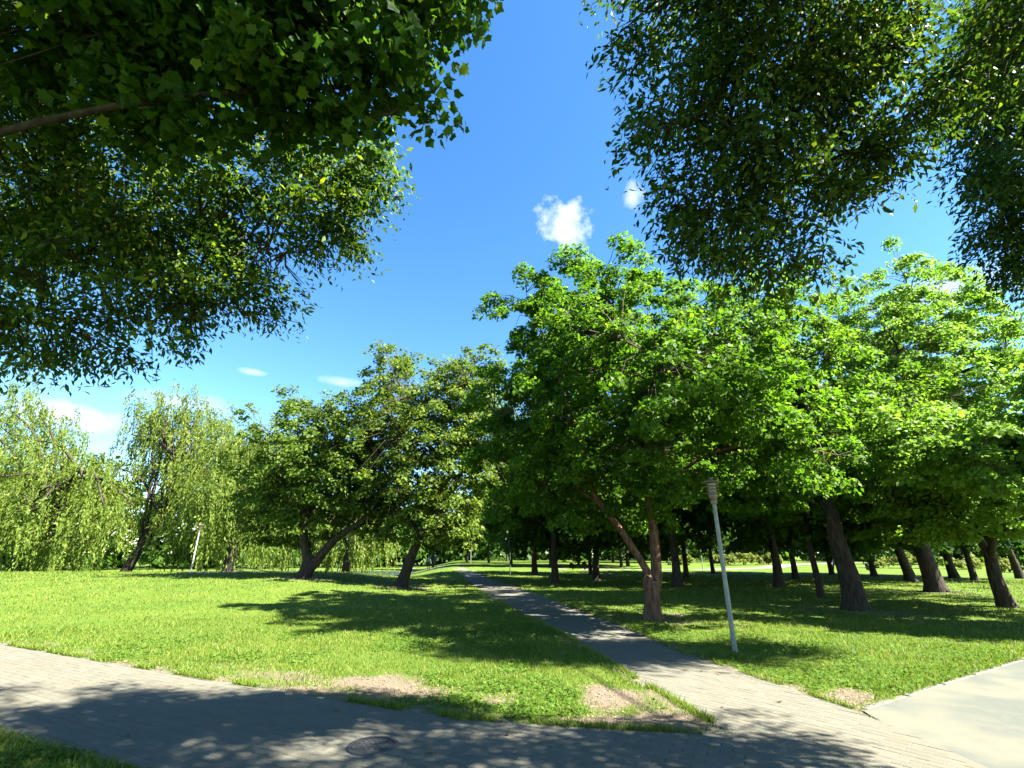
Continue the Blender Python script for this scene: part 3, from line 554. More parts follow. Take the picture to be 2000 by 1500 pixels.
def single_leaf(kind, m):
    if (kind, m.name) not in LEAF_ONE:
        O = outline(kind); me = bpy.data.meshes.new('leaf'); me.from_pydata([tuple(q) for q in O], [], [list(range(len(O)))]); me.materials.append(m); LEAF_ONE[kind, m.name] = me
    return LEAF_ONE[kind, m.name]
def lobe_points(r, lobes, n, inner=.22, stray=.09):
    wt = np.array([q[4] if len(q) > 4 else 1.0 for q in lobes]); L = np.array([q[:4] for q in lobes], float); w = L[:, 3] ** 2 * wt; w /= w.sum()
    i = r.choice(len(L), n, p=w); d = unit(r.normal(size=(n, 3)))
    q = np.where(r.random(n) < inner, r.random(n) ** .5 * .75, 1.0 - .42 * r.random(n) ** 1.8)
    lump = .82 + .36 * np.abs(np.sin(d[:, 0] * 3.1 + i * 1.7) * np.sin(d[:, 1] * 2.7 + i) + .4 * np.sin(d[:, 2] * 5 + i * 2.3))
    q = q * np.clip(lump, .75, 1.22)
    q = np.where(r.random(n) < stray, q * (1.1 + .3 * r.random(n)), q)
    c = L[i, :3] + d * (q * L[i, 3])[:, None]
    return c, d, i
def kmeans(r, P, k, it=6):
    C = P[r.choice(len(P), min(k, len(P)), replace=False)]
    for _ in range(it):
        a = ((P[:, None] - C[None]) ** 2).sum(-1).argmin(1)
        for j in range(len(C)):
            if (a == j).any(): C[j] = P[a == j].mean(0)
    return C, a
def make_tree(name, label, base, stems, lobes, leaf, size, clumps, per, crad, m_leaf, m_bark=None, seed=1, group=None, flat=.55, droop=.35, limbs=10,
              zmin=None, near_leaves=0, cat='tree', inner=.22, twigs=True, up=.9, outw=.5, rnd=.75, flare=1.1, twig_r=.012, stray=.09, limb_r=1.0):
    """base: world point; stems: list of ([points], r0, r1) in world metres; lobes: crown lobes in world metres"""
    r = np.random.default_rng(seed); m_bark = m_bark or M_BARK
    base = np.array(base, float); root = empty(name, tuple(base), label, cat, group)
    c, d, li = lobe_points(r, lobes, clumps, inner, stray)
    if zmin is not None:
        k = c[:, 2] > zmin + r.random(len(c)) * .5; c, d = c[k], d[k]
    cen = c.mean(0); o = unit(d * .7 + unit((c - cen) * np.array([1, 1, .5])) * .6)
    # stems
    paths = []
    for si, (pts, r0, r1) in enumerate(stems):
        P = catmull(pts, 22); t = np.linspace(0, 1, 22); rad = r0 + (r1 - r0) * t ** .8
        if si == 0: rad = rad * (1 + flare * .3 * np.exp(-np.maximum(0, P[:, 2] - base[2]) / .16))
        P = P + np.stack([np.sin(t * 9 + seed), np.cos(t * 7 + seed * 2), 0 * t], -1) * (r0 * .18) * np.minimum(1, t * 4)[:, None]
        T = Tubes(); T.add(P - base, rad, 14, .07, r)
        obj('trunk' if si == 0 else 'stem', T.mesh('trunk'), root, m_bark)
        paths.append((P, rad))
    SP = np.vstack([p for p, _ in paths]); SR = np.concatenate([q for _, q in paths])
    # limbs to clusters of clumps, then twigs to each clump
    K, a = kmeans(r, c, limbs)
    TW = Tubes()
    for j in range(len(K)):
        mem = np.where(a == j)[0]
        if len(mem) == 0: continue
        tgt = K[j]
        cost = np.linalg.norm(SP - tgt, axis=1) + 1.2 * np.maximum(0, SP[:, 2] - tgt[2] + .5 * np.hypot(*(SP[:, :2] - tgt[:2]).T) * .8)
        cost = cost + 50 * (SP[:, 2] < base[2] + 1.2) * (len(SP) > 30)
        s = cost.argmin(); a0 = SP[s]; L = np.linalg.norm(tgt - a0)
        mid = a0 * .5 + tgt * .5 + np.array([0, 0, .12 * L]) + r.normal(0, .05 * L, 3)
        far = c[mem][np.linalg.norm(c[mem] - a0, axis=1).argmax()]
        P = catmull([a0, mid, tgt, tgt * .45 + far * .55 + np.array([0, 0, -.05 * L])], 14)
        r0 = limb_r * min(SR[s] * .62, .02 + .022 * L); rad = np.linspace(r0, min(.012, r0 * .4), 14)
        T = Tubes(); T.add(P - base, rad, 7, .05, r)
        obj('limb', T.mesh('limb'), root, m_bark)
        if twigs:
            for i in mem:
                q = P[3:]; s2 = (np.linalg.norm(q - c[i], axis=1) + .6 * np.maximum(0, q[:, 2] - c[i][2])).argmin()
                b0 = q[s2]; Lt = np.linalg.norm(c[i] - b0); mm = (b0 + c[i]) / 2 + np.array([0, 0, .12 * Lt]) + r.normal(0, .07 * Lt, 3)
                end = c[i] + o[i] * crad * .6
                TW.add(np.array([b0, mm, end]) - base, np.array([twig_r * 1.3, twig_r * .9, twig_r * .3]), 3)
    if TW.n: obj('twigs', TW.mesh('twigs'), root, M_TWIG, 'stuff')
    cr = crad * (.7 + .6 * r.random(len(c)))
    fr = leaf_frames(r, c, o, per, cr, flat, size, up, outw, rnd, droop)
    tone = np.repeat(r.random(len(c)), per)
    rand = np.clip(tone * .45 + r.random(len(tone)) * .55, 0, .999)
    p, u, v, nn, s = fr
    keep = np.ones(len(p), bool)
    crown_parts = None
    if near_leaves:
        f = np.array([0, math.cos(R(19.9)), math.sin(R(19.9))]); upv = np.array([0, -math.sin(R(19.9)), math.cos(R(19.9))])
        q = p - np.array([0, 0, EYE]); dep = q @ f; hx = q[:, 0] / np.maximum(dep, .1); hy = (q @ upv) / np.maximum(dep, .1)
        face = np.abs((nn * unit(q)).sum(1))
        vis = (dep > 1) & (np.abs(hx) < 1.05) & (np.abs(hy) < .79)
        score = np.where(vis, s * s * face / np.maximum(dep, .1) ** 2, -1)
        pick = np.argsort(-score)[:near_leaves]; pick = pick[score[pick] > 0]; keep[pick] = False
        crown_parts = pick
    crown = obj('crown', leaf_mesh('crown', (p[keep] - base, u[keep], v[keep], nn[keep], s[keep]), {'lance': 'lance4', 'maple': 'maple8'}.get(leaf, leaf), rand[keep]), root, m_leaf, 'stuff')
    if crown_parts is not None:
        me = single_leaf(leaf, m_leaf)
        for i in crown_parts:
            lf = bpy.data.objects.new('leaf', me); COL.objects.link(lf); lf.parent = crown
            Mx = Matrix(np.column_stack([u[i] * s[i], v[i] * s[i], nn[i] * s[i]]).tolist()).to_4x4(); Mx.translation = Vector(p[i] - base); lf.matrix_local = Mx
    return root
def copy_tree(src, loc, rz, sc, label, group):
    o = src.copy(); COL.objects.link(o); o.location = loc; o.rotation_euler = (0, 0, rz); o.scale = (sc[0], sc[0], sc[1]); o['label'] = label
    if group: o['group'] = group
    for ch in src.children:
        c = ch.copy(); COL.objects.link(c); c.parent = o
    return o
def back(lobes, dy, shrink=.95, dx=0.0):
    return list(lobes) + [(x + dx, y + dy, z, rr * shrink) for x, y, z, rr in lobes]
W_ = lambda l, k=.25: [(*q, k) for q in l]
P3 = lambda l: [q[:3] for q in l]
# the maple beside the path: two stems from one foot
mb = (3.72, 13.87, 0)
make_tree('maple_tree', 'broad twin-stemmed maple with reddish bark standing at the edge of the brick path', mb,
          [([(3.72, 13.87, -.1), (3.8, 13.87, .8)] + P3(LOBES['maple_limbR']) + [(3.2, 13.2, 8.5)], .23, .05), ([(3.7, 13.86, .75), (3.66, 13.85, 1.0)] + P3(LOBES['maple_limbL']) + [(1.4, 13.3, 6.5)], .15, .04)],
          LOBES['maple'] + [(x * .9 + .4, y + 3.2, z * .97, rr * 1.1) for x, y, z, rr in LOBES['maple'][:14]] + [(3.2, 9.9, 5.2, 1.4), (4.6, 10.0, 5.5, 1.3), (2.0, 10.2, 6.2, 1.2), (3.4, 10.2, 7.4, 1.3), (2.6, 15.5, 10.2, 1.5), (3, 17.5, 9.4, 1.7), (1.5, 18, 8.8, 1.5), (4.5, 17.2, 9.8, 1.5), (5.6, 18.6, 9.6, 1.5), (6.3, 10.9, 4.9, 1.3), (5.2, 10.3, 5.4, 1.2), (7.4, 11.4, 4.5, 1.1), (5.6, 11, 7.2, 1.2)], 'quad', .115, 1000, 148, .4, M_MAPLE, M_BARK_RED, 11, limbs=16, zmin=2.0, flat=.5)
ba = (-10.52, 25.73, gh(-10.52, 25.73))
make_tree('wild_apple_tree', 'old forked tree on the lawn with one upright stem and one leaning far over', ba,
          [([(-10.55, 25.73, .3)] + P3(LOBES['A_v']), .36, .12), ([(-10.4, 25.75, .75)] + P3(LOBES['A_l']) + [(-6.6, 25.8, 6)], .3, .1)],
          back(LOBES['A'], 2.6), 'quad', .16, 860, 60, .5, M_APPLE, M_BARK, 12, limbs=12, zmin=2.0)
bb = (-5.66, 26.07, gh(-5.66, 26.07))
make_tree('wild_apple_tree', 'tall leaning tree with ragged olive crown between the forked tree and the brick path', bb,
          [([(-5.75, 26.07, -.2)] + P3(LOBES['B_l']) + [(-2.4, 26, 9.5)], .34, .08)],
          back(LOBES['B'], 2.8), 'quad', .16, 1180, 60, .52, M_APPLE, M_BARK, 13, limbs=14, zmin=2.0)
make_tree('lime_tree', 'thick-trunked tree rising behind the street lamp in the shaded grove', (10.74, 16.34, 0),
          [([(10.74, 16.34, -.1), (10.75, 16.34, 2), (10.7, 16.4, 5), (10.4, 16.6, 9)], .36, .08)],
          LOBES['R1'] + [(x + .6, y + 3, z, rr) for x, y, z, rr in LOBES['R1']] + [(12.6, 14.2, 5, 1.3), (13.6, 14.6, 6.4, 1.4), (11, 13.9, 5.4, 1.1)], 'quad', .128, 720, 105, .45, M_MAPLE, M_BARK, 14, limbs=14, zmin=2.6)
make_tree('lime_tree', 'tall broad sunlit tree with layered pale green crown above the lawn corner', (19.73, 23.94, 0),
          [([(19.73, 23.94, -.1), (19.5, 23.6, 3), (19, 22.5, 7), (18, 21, 11)], .42, .09)],
          LOBES['R2'] + [(x + .5, y + 3.5, z, rr * 1.1) for x, y, z, rr in LOBES['R2']], 'quad', .132, 900, 115, .5, M_LIME, M_BARK, 15, limbs=15, zmin=2.8, flat=.4)
make_tree('lime_tree', 'low-branched sunlit tree with drooping tiers of leaves beside the asphalt road', (16.3, 17.1, 0),
          [([(16.3, 17.1, -.1), (16.1, 17, 1.5), (15.8, 16.4, 3.5), (15.4, 15.8, 5.5)], .25, .07)],
          LOBES['R3'] + [(x + .5, y + 2.4, z + .2, rr) for x, y, z, rr in LOBES['R3']] + [(12.5, 12.2, 4.2, 1.2), (14.5, 12.3, 4.6, 1.3), (10.9, 12.7, 4.5, 1.2), (13, 10.9, 3.7, 1.0), (11.6, 11.4, 3.8, 1.0)], 'quad', .118, 720, 120, .43, M_LIME, M_BARK, 16, limbs=12, zmin=2.0, flat=.4)
# overhanging trees rooted beside the camera
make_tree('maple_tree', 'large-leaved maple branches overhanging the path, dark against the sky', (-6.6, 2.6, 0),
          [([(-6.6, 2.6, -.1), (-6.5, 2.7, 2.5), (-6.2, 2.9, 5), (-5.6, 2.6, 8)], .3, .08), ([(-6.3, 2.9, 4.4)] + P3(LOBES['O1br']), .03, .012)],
          LOBES['O1'] + W_([(-4.5, .5, 8, 1.8), (-6.5, .5, 8.5, 2), (-7, -1.5, 7.5, 2), (-3, -.5, 8, 1.6), (-8.5, 1, 7, 1.8), (-5, -2.5, 8.5, 2), (-1.8, .3, 7.4, 1.3)]), 'maple', .08, 600, 70, .36, M_MAPLE_SHADE, M_BARK, 17, limb_r=.36, limbs=16, near_leaves=300, rnd=1.1, flat=.5, zmin=4.1)
make_tree('box_elder_tree', 'small-leaved tree overhanging from beside the maple, its outer sprays lit yellow-green', (-8.2, 3.6, 0),
          [([(-8.2, 3.6, -.1), (-8.1, 3.6, 2.5), (-7.9, 3.6, 5), (-7.7, 3.2, 8.5)], .3, .08), ([(-8, 3.6, 4.2)] + P3(LOBES['O1br2']), .045, .012)] + [([(-8, 3.6, 4.0)] + P3(LOBES[q]), .024, .008) for q in ('O1br3', 'O1br4', 'O1br5', 'O1br6')],
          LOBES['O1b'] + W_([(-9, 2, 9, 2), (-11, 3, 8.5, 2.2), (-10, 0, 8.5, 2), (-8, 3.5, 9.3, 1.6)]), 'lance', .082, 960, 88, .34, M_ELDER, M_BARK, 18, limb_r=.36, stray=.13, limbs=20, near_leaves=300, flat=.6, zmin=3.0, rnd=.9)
make_tree('ash_tree', 'dark narrow-leaved ash boughs hanging down over the sunlit lawn corner', (4.6, -1.6, 0),
          [([(4.6, -1.6, -.1), (4.5, -1.5, 3), (4.3, -.9, 6), (4.0, .4, 9)], .34, .08), ([(4.3, -.8, 6.2), (3.8, 1.4, 7.6), (3.4, 3.6, 7.2), (3.5, 5.2, 6.2)], .07, .02), ([(4.3, -.8, 6.0), (3.4, 1.4, 7.2), (2.6, 3.4, 6.8), (2.6, 5.2, 5.8)], .06, .02)] + [([(4.2, -.4, 7.0), (4.0, 1.0, 7.6)] + P3(LOBES[q]), .04, .008) for q in ('O2br1', 'O2br2', 'O2br3', 'O2br4')],
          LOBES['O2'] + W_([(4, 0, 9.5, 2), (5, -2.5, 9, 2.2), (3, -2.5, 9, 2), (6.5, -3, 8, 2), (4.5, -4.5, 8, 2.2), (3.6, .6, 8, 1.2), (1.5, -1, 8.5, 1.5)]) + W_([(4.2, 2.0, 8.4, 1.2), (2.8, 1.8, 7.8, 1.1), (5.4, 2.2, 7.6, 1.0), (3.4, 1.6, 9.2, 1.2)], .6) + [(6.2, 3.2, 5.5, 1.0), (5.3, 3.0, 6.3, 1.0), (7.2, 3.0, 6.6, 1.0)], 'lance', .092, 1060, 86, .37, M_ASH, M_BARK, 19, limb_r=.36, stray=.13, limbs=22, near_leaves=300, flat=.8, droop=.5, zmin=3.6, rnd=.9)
make_tree('ash_tree', 'second ash reaching over the asphalt road, leaves crowding the sky beside the hanging boughs', (10.2, -1.2, 0),
          [([(10.2, -1.2, -.1), (10.1, -1.1, 3), (9.9, -.7, 6), (9.6, 0, 9)], .32, .08), ([(9.8, -.5, 6.6), (9.6, 2.5, 8.8), (9.4, 5.2, 9.6)], .05, .02)],
          LOBES['O3'] + W_([(9.5, -.5, 9.5, 1.8), (10.5, -2.5, 9, 2), (9, -3, 8.5, 2), (11.5, -1.5, 8.5, 1.8)]), 'lance', .12, 560, 92, .46, M_ASH, M_BARK, 20, limb_r=.36, stray=.13, limbs=14, near_leaves=300, flat=.8, droop=.5, zmin=3.6, rnd=.9)
make_tree('lime_tree', 'mostly unseen tree added at the lawn edge of the asphalt road, its shade falling over the grass', (15.6, 10.6, 0),  # mostly out of view, added to cast shade on the grass
          [([(15.6, 10.6, -.1), (15.5, 10.6, 2), (15.2, 10.6, 4), (14.8, 10.7, 7)], .26, .07)],
          [(14.0, 10.3, 5.0, 1.2), (15.1, 10.4, 5.8, 1.5), (16.6, 10.6, 5.6, 1.6), (14.4, 11, 4.2, 1.2), (17.6, 11, 5, 1.6), (13.8, 10.8, 6.2, 0.9), (15.3, 9.6, 5, 1.3)], 'quad', .16, 420, 62, .5, M_LIME, M_BARK, 23, limbs=9, zmin=2.3, flat=.45)
# the grove beyond the path
def grove_tree(label, x, y, r0, h, rad, seed, lean=(0, 0), group=None, clumps=300, per=30, size=.24, m=None, low=2.4):
    r = np.random.default_rng(seed); z0 = gh(x, y); lob = []
    for k in range(13):
        t = r.random(); zz = low + rad * .35 + (h - low - rad * .6) * t; a = r.random() * 6.28; q = rad * (1 - .55 * t) * (.25 + .5 * r.random())
        lob.append((x + lean[0] * zz + math.cos(a) * q, y + lean[1] * zz + math.sin(a) * q, z0 + zz, rad * (.4 + .22 * r.random()) * (1 - .3 * t)))
    lob.append((x + lean[0] * h, y + lean[1] * h, z0 + h - rad * .3, rad * .35))
    st = [([(x, y, z0 - .1), (x + lean[0] * 2, y + lean[1] * 2, z0 + 2), (x + lean[0] * h * .5, y + lean[1] * h * .5, z0 + h * .5), (x + lean[0] * h * .85, y + lean[1] * h * .85, z0 + h * .85)], r0, .05)]
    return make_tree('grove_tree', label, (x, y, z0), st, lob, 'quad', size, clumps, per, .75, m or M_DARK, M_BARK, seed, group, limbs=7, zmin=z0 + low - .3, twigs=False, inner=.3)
G = 'trees of the shaded grove'
for i, (x, y, r0, h, rad, lean, lab) in enumerate([
    (2.55, 30.02, .26, 12, 5.2, (0, 0), 'dark straight trunk standing alone at the right edge of the brick path'),
    (1.9, 42.4, .29, 13, 5.5, (0, 0), 'sturdy grove tree beyond the slim green lamp post by the path'),
    (5.63, 34.0, .27, 13, 6, (0, 0), 'straight dark grove tree seen between the path and the twin-stemmed maple'),
    (8.96, 27.67, .28, 13, 6, (-.03, 0), 'grove tree close behind the twin-stemmed maple, with leafy sprouts on its trunk'),
    (14.42, 27.67, .30, 14, 6.2, (0, 0), 'grove tree behind the street lamp with low hanging twigs around its trunk'),
    (12.19, 20.39, .14, 10, 4, (-.03, 0), 'thin young tree in front of the white meadow path, next to the thick trunk'),
    (25.59, 32.82, .36, 14, 6, (-.06, 0), 'leaning grove tree at the edge of the sunlit meadow'),
    (31.73, 36.6, .33, 14, 6, (-.05, 0), 'stout grove tree by the meadow, beside its thinner neighbour'),
    (30.97, 34.2, .22, 12, 5, (-.05, 0), 'slender leaning tree against the sunlit meadow'),
    (28.57, 40.2, .25, 13, 4.5, (-.04, 0), 'grove tree standing beside the dark litter bin on the meadow edge'),
    (36.49, 36.6, .3, 13, 5, (-.14, 0), 'strongly slanting tree on the meadow side by the asphalt road'),
    (20.5, 31, .25, 13, 5.5, (0, 0), 'grove tree between the layered sunlit tree and the meadow path'),
    (26.7, 42.5, .22, 12, 4, (-.03, 0), 'thin trunk beside the person in white by the meadow path')]):
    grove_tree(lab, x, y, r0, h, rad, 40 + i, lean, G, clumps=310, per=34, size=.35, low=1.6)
LAB_PATH = ('slim dark tree far along the brick path, deep in the grove', 'far grove trees along the path')
LAB_MEADOW = ('distant tree standing on the sunlit meadow past the pale meadow path', 'far trees past the meadow path')
LAB_MID = ('dark grove tree standing just before the pale meadow path', 'grove trees before the meadow path')
def far_label(x, y): return LAB_PATH if x < 4 + .02 * y else (LAB_MID if y < 52 else LAB_MEADOW)
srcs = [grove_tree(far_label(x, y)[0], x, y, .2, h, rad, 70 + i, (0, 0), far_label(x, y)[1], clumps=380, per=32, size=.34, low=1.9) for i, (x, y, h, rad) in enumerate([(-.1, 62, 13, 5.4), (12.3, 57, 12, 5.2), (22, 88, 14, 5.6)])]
for i, (x, y) in enumerate([(4.6, 60), (8.7, 66), (14.2, 62), (17, 43), (-3.5, 76), (6, 78), (16, 80), (33, 84), (45, 90), (-7.5, 84), (60, 84), (62, 66), (-14, 90), (26, 92), (-1, 95), (12, 98), (52, 98), (24, 78), (6.5, 42), (13, 38), (20, 36), (40, 98), (70, 78)]):
    r = random.Random(i); s = .85 + .35 * r.random()
    copy_tree(srcs[i % 3], (x, y, gh(x, y)), r.random() * 6.28, (s, .9 + .3 * r.random()), *far_label(x, y))
# willows round the pond
def willow(label, x, y, lobes, strands, seed, trunk, size=.24, m=None, thick=1.0):
    r = np.random.default_rng(seed); z0 = gh(x, y); base = np.array((x, y, z0)); root = empty('willow_tree', (x, y, z0), label, 'tree', 'willows round the pond')
    P = catmull(trunk, 16); T = Tubes(); T.add(P - base, np.linspace(.5, .15, 16), 12, .08, r); obj('trunk', T.mesh('trunk'), root, M_BARK)
    lob = np.array(lobes)
    K = lob[:, :3]
    for j in range(len(K)):
        s = min(15, 5 + r.integers(0, 10)); a0 = P[s]; L = np.linalg.norm(K[j] - a0)
        Q = catmull([a0, (a0 + K[j]) / 2 + np.array([0, 0, .15 * L]), K[j], K[j] + np.array([r.normal(), r.normal(), .6]) * .6], 12); T = Tubes(); T.add(Q - base, np.linspace(.16, .03, 12), 6, .05, r); obj('limb', T.mesh('limb'), root, M_BARK)
    c, d, li = lobe_points(r, lobes, strands // 4, .15)
    c = np.repeat(c, 4, 0) + r.normal(0, .22, (len(c) * 4, 3)); d = np.repeat(d, 4, 0); strands = len(c)
    # each strand: arches outwards, then hangs
    ln_ = np.clip(r.gamma(3.0, 1.1, strands), 1.0, 7.0); ln_ = np.minimum(ln_, np.maximum(.6, c[:, 2] - z0 - .25 - r.random(strands) * .9))
    m_ = 21; t = np.linspace(0, 1, m_)
    out = unit(d * np.array([1, 1, 0]) + 1e-3)
    wind = np.array([.10, 0, 0])
    pos = c[:, None] + out[:, None] * (.55 * (1 - np.exp(-t * 4)))[None, :, None] + np.array([0, 0, -1.0]) * (ln_[:, None] * (t[None] - .08 * (1 - np.exp(-t * 6))[None]))[..., None] + wind * (ln_[:, None] * t[None] ** 1.5)[..., None]
    pos = pos + r.normal(0, .07, pos.shape)
    p = pos.reshape(-1, 3); n = len(p)
    u = unit(np.array([0, 0, -1.0]) + .35 * np.repeat(out, m_, 0) * r.random((n, 1)) + .28 * r.normal(size=(n, 3))); nn = r.normal(size=(n, 3)) * .6 + np.repeat(out, m_, 0) * .8 + np.array([0, 0, .3])
    nn = unit(nn - u * (nn * u).sum(1, keepdims=True)); v = np.cross(nn, u); s = size * 1.3 * (.7 + .6 * r.random(n))
    rand = np.clip(np.repeat(r.random(strands), m_) * .5 + r.random(n) * .5, 0, .999)
    p2, u2, v2, n2, s2 = leaf_frames(r, c, d, 9, np.full(len(c), .75), .75, size * 1.1)
    fr = [np.concatenate(q) for q in ((p - base, p2 - base), (u, u2), (v * 1.6 * thick, v2 * 1.8), (nn, n2), (s, s2))]
    obj('crown', leaf_mesh('crown', fr, 'strap', np.concatenate([rand, r.random(len(p2))])), root, m or M_WILLOW, 'stuff')
willow('weeping willow with the broadest curtain of pale strands, reaching down to the lawn crest', -42, 44, back(LOBES['W1'], 3.5), 1700, 81, [(-42, 44, -1.2), (-41.6, 44, 2), (-41, 44, 6), (-40, 44, 10)])
willow('weeping willow with a leaning dark trunk and an open airy top', -33.5, 46, back(LOBES['W2'], 3), 1300, 82, [(-35.5, 46, -1.3), (-34.3, 46, 2), (-32.8, 46, 6), (-31.5, 46, 12)])
willow('weeping willow hanging directly behind the pale lamp post on the lawn crest', -21.5, 41, back(LOBES['W3'], 2.6), 1100, 83, [(-22.8, 40.5, -1), (-22.6, 40.5, 2), (-22.2, 40.6, 6), (-21.5, 41, 9)], .21)
willow('small far willow lit bright green, seen under the leaning tree', -18, 58, back(LOBES['W4'], 2.5), 500, 84, [(-19, 58, -.6), (-18.8, 58, 2), (-18.6, 58, 4), (-18.5, 58, 5.5)], .3)
willow('pale willow standing across the pond behind the others', -66, 72, [(-66, 72, 13, 4), (-61, 72, 11, 3.6), (-70, 72, 12, 4), (-64, 71, 7, 4), (-58, 71, 8, 3)], 420, 85, [(-66, 72, -1), (-65.5, 72, 3), (-65, 72, 8), (-64.5, 72, 12)], .42)
# shrubs on the meadow
def shrub(label, x, y, w, h, seed, group='shrubs on the meadow'):
    r = np.random.default_rng(seed); z0 = gh(x, y); lob = [(x + r.normal() * w * .4, y + r.normal() * w * .25, z0 + h * (.3 + .35 * r.random()), h * .42) for _ in range(7)]
    st = [([(x, y, z0 - .05), (x + .02, y, z0 + h * .4), (x + .05, y, z0 + h * .7)], .05, .02)]
    make_tree('shrub', label, (x, y, z0), st, lob, 'quad', .22, 90, 22, .34, M_SHRUB, M_BARK, seed, group, limbs=4, zmin=z0 + .05, twigs=False, cat='shrub')
for i, (x, y, w, h) in enumerate([(27, 64, 2.2, 1.5), (30.5, 66, 2.4, 1.7), (34.5, 68, 2, 1.4), (41, 56, 3, 1.6), (45, 55, 3, 1.7), (49, 54, 3, 1.4), (46, 47, 2.6, 1.2), (22, 66, 2.2, 1.4)]):
    shrub('rounded yellow-green shrub growing on the sunlit meadow', x, y, w, h, 120 + i)
# the far wood closing the view
def far_wood():
    r = np.random.default_rng(200); lob = []
    for k in range(330):
        a = -1.05 + 2.1 * r.random(); d_ = 112 + 35 * r.random(); x, y = d_ * math.sin(a), d_ * math.cos(a); h = 7 + 8 * r.random() + 5 * (a < -.3)
        lob.append((x, y, h * .75, 4 + 2.5 * r.random())); lob.append((x + r.normal() * 2, y + r.normal() * 2, h * .25 + .4, 4 + 2 * r.random())); lob.append((x + r.normal() * 3, y + r.normal() * 3, 1.3, 2.6 + r.random()))
    c, d, i = lobe_points(r, lob, 6200, .1); k = c[:, 2] > .2; c, d = c[k], d[k]
    fr = leaf_frames(r, c, d, 11, np.full(len(c), 1.9), .7, 1.25)
    me = leaf_mesh('far_wood', fr, 'quad', r.random(len(fr[0])))
    tag(obj('far_wood', me, None, M_DARK, 'stuff'), 'dark belt of distant woodland closing the view behind grove and pond', 'wood')
far_wood()
# ------------------------------------------------------------------ lamps, cover, people and small things
def lathe(name, prof, k=24, smooth=True):
    th = np.linspace(0, 2 * np.pi, k, endpoint=False); V = []; Fc = []
    for (r, z) in prof: V += [(r * math.cos(t), r * math.sin(t), z) for t in th]
    for i in range(len(prof) - 1):
        for j in range(k): Fc.append((i * k + j, i * k + (j + 1) % k, (i + 1) * k + (j + 1) % k, (i + 1) * k + j))
    me = mesh_idx(name, V, Fc, 4, smooth)
    return me
def capped(name, prof, k=24):
    return lathe(name, [(0.0005, prof[0][1])] + prof + [(0.0005, prof[-1][1])], k, False)
M_POLE = plain('pale_painted_steel', (.17, .18, .145), .55, .0, .15, 14)
M_POLE_G = plain('dark_green_paint', (.03, .055, .03), .5, 0, .2, 14)
M_HEAD = plain('weathered_brass', (.16, .115, .075), .5, .2, .25, 22)
M_GLASS = plain('frosted_lens', (.22, .2, .15), .4)
def lamp(label, loc, m_pole, m_head, h=3.0, group='park lamps'):
    o = empty('street_lamp', loc, label, 'street lamp', group)
    obj('base_flange', capped('base_flange', [(.06, -.05), (.06, .012), (.05, .02)]), o, m_pole)
    obj('pole', lathe('pole', [(.043, -.05), (.043, 1.1), (.040, 1.115), (.037, h - .46)]), o, m_pole)
    obj('collar', capped('collar', [(.048, h - .47), (.06, h - .455), (.06, h - .40), (.048, h - .385)]), o, m_head)
    obj('lamp_body', capped('lamp_body', [(.05, h - .385), (.085, h - .33), (.085, h - .29), (.062, h - .28), (.062, h - .06)]), o, m_head)
    obj('lens', capped('lens', [(.072, h - .275), (.072, h - .07)]), o, M_GLASS)
    for k in range(3):
        z = h - .255 + k * .062
        obj('louvre', capped('louvre', [(.066, z + .012), (.128, z - .008), (.13, z - .002), (.066, z + .022)]), o, m_head)
    cp = obj('cap', capped('cap', [(.18, h - .055), (.183, h - .045), (.12, h - .022), (.06, h - .012)]), o, m_head)
    obj('finial', capped('finial', [(.03, h - .012), (.045, h + .012), (.02, h + .035)]), cp, m_head)
    return o
lamp('pale post lamp with louvred brownish head on the grass corner beside the brick path', (3.93, 9.44, .02), M_POLE, M_HEAD)
lamp('pale post lamp on the lawn crest in front of the willows', (-20.71, 32.79, gh(-20.71, 32.79)), plain('white_painted_steel', (.3, .3, .26), .5, 0, .1, 14), M_HEAD)
lamp('slim dark green post lamp at the edge of the brick path in the grove', (-.15, 40.2, gh(-.15, 40.2)), M_POLE_G, M_POLE_G)
lamp('pale post lamp standing by the meadow path behind the grove', (18.5, 49.2, gh(18.5, 49.2)), M_POLE, M_HEAD)
lamp('distant pale post lamp at the far end of the brick path', (-5.8, 71, gh(-5.8, 71)), M_POLE, M_HEAD)
# manhole cover in the front path
M_IRON = plain('cast_iron', (.035, .036, .036), .6, .35, .35, 30)
mc = empty('manhole_cover', (-1.24, 5.06, .004), 'round cast iron manhole cover set in the shaded path', 'manhole cover')
obj('frame', lathe('frame', [(.188, .006), (.188, .028), (.222, .028), (.232, .006)], 40, False), mc, M_IRON)
lid = obj('lid', capped('lid', [(.182, .004), (.182, .0235), (.176, .0255)], 40), mc, M_IRON)
bmx = bmesh.new()
for ring, cnt in ((.05, 6), (.095, 12), (.14, 18)):
    for k in range(cnt):
        a = 2 * math.pi * k / cnt; bmesh.ops.create_cube(bmx, size=1, matrix=Matrix.Translation((ring * math.cos(a), ring * math.sin(a), .0275)) @ Matrix.Rotation(a, 4, 'Z') @ Matrix.Diagonal((.026, .02, .006, 1)))
me = bpy.data.meshes.new('studs'); bmx.to_mesh(me); bmx.free(); obj('studs', me, lid, M_IRON)
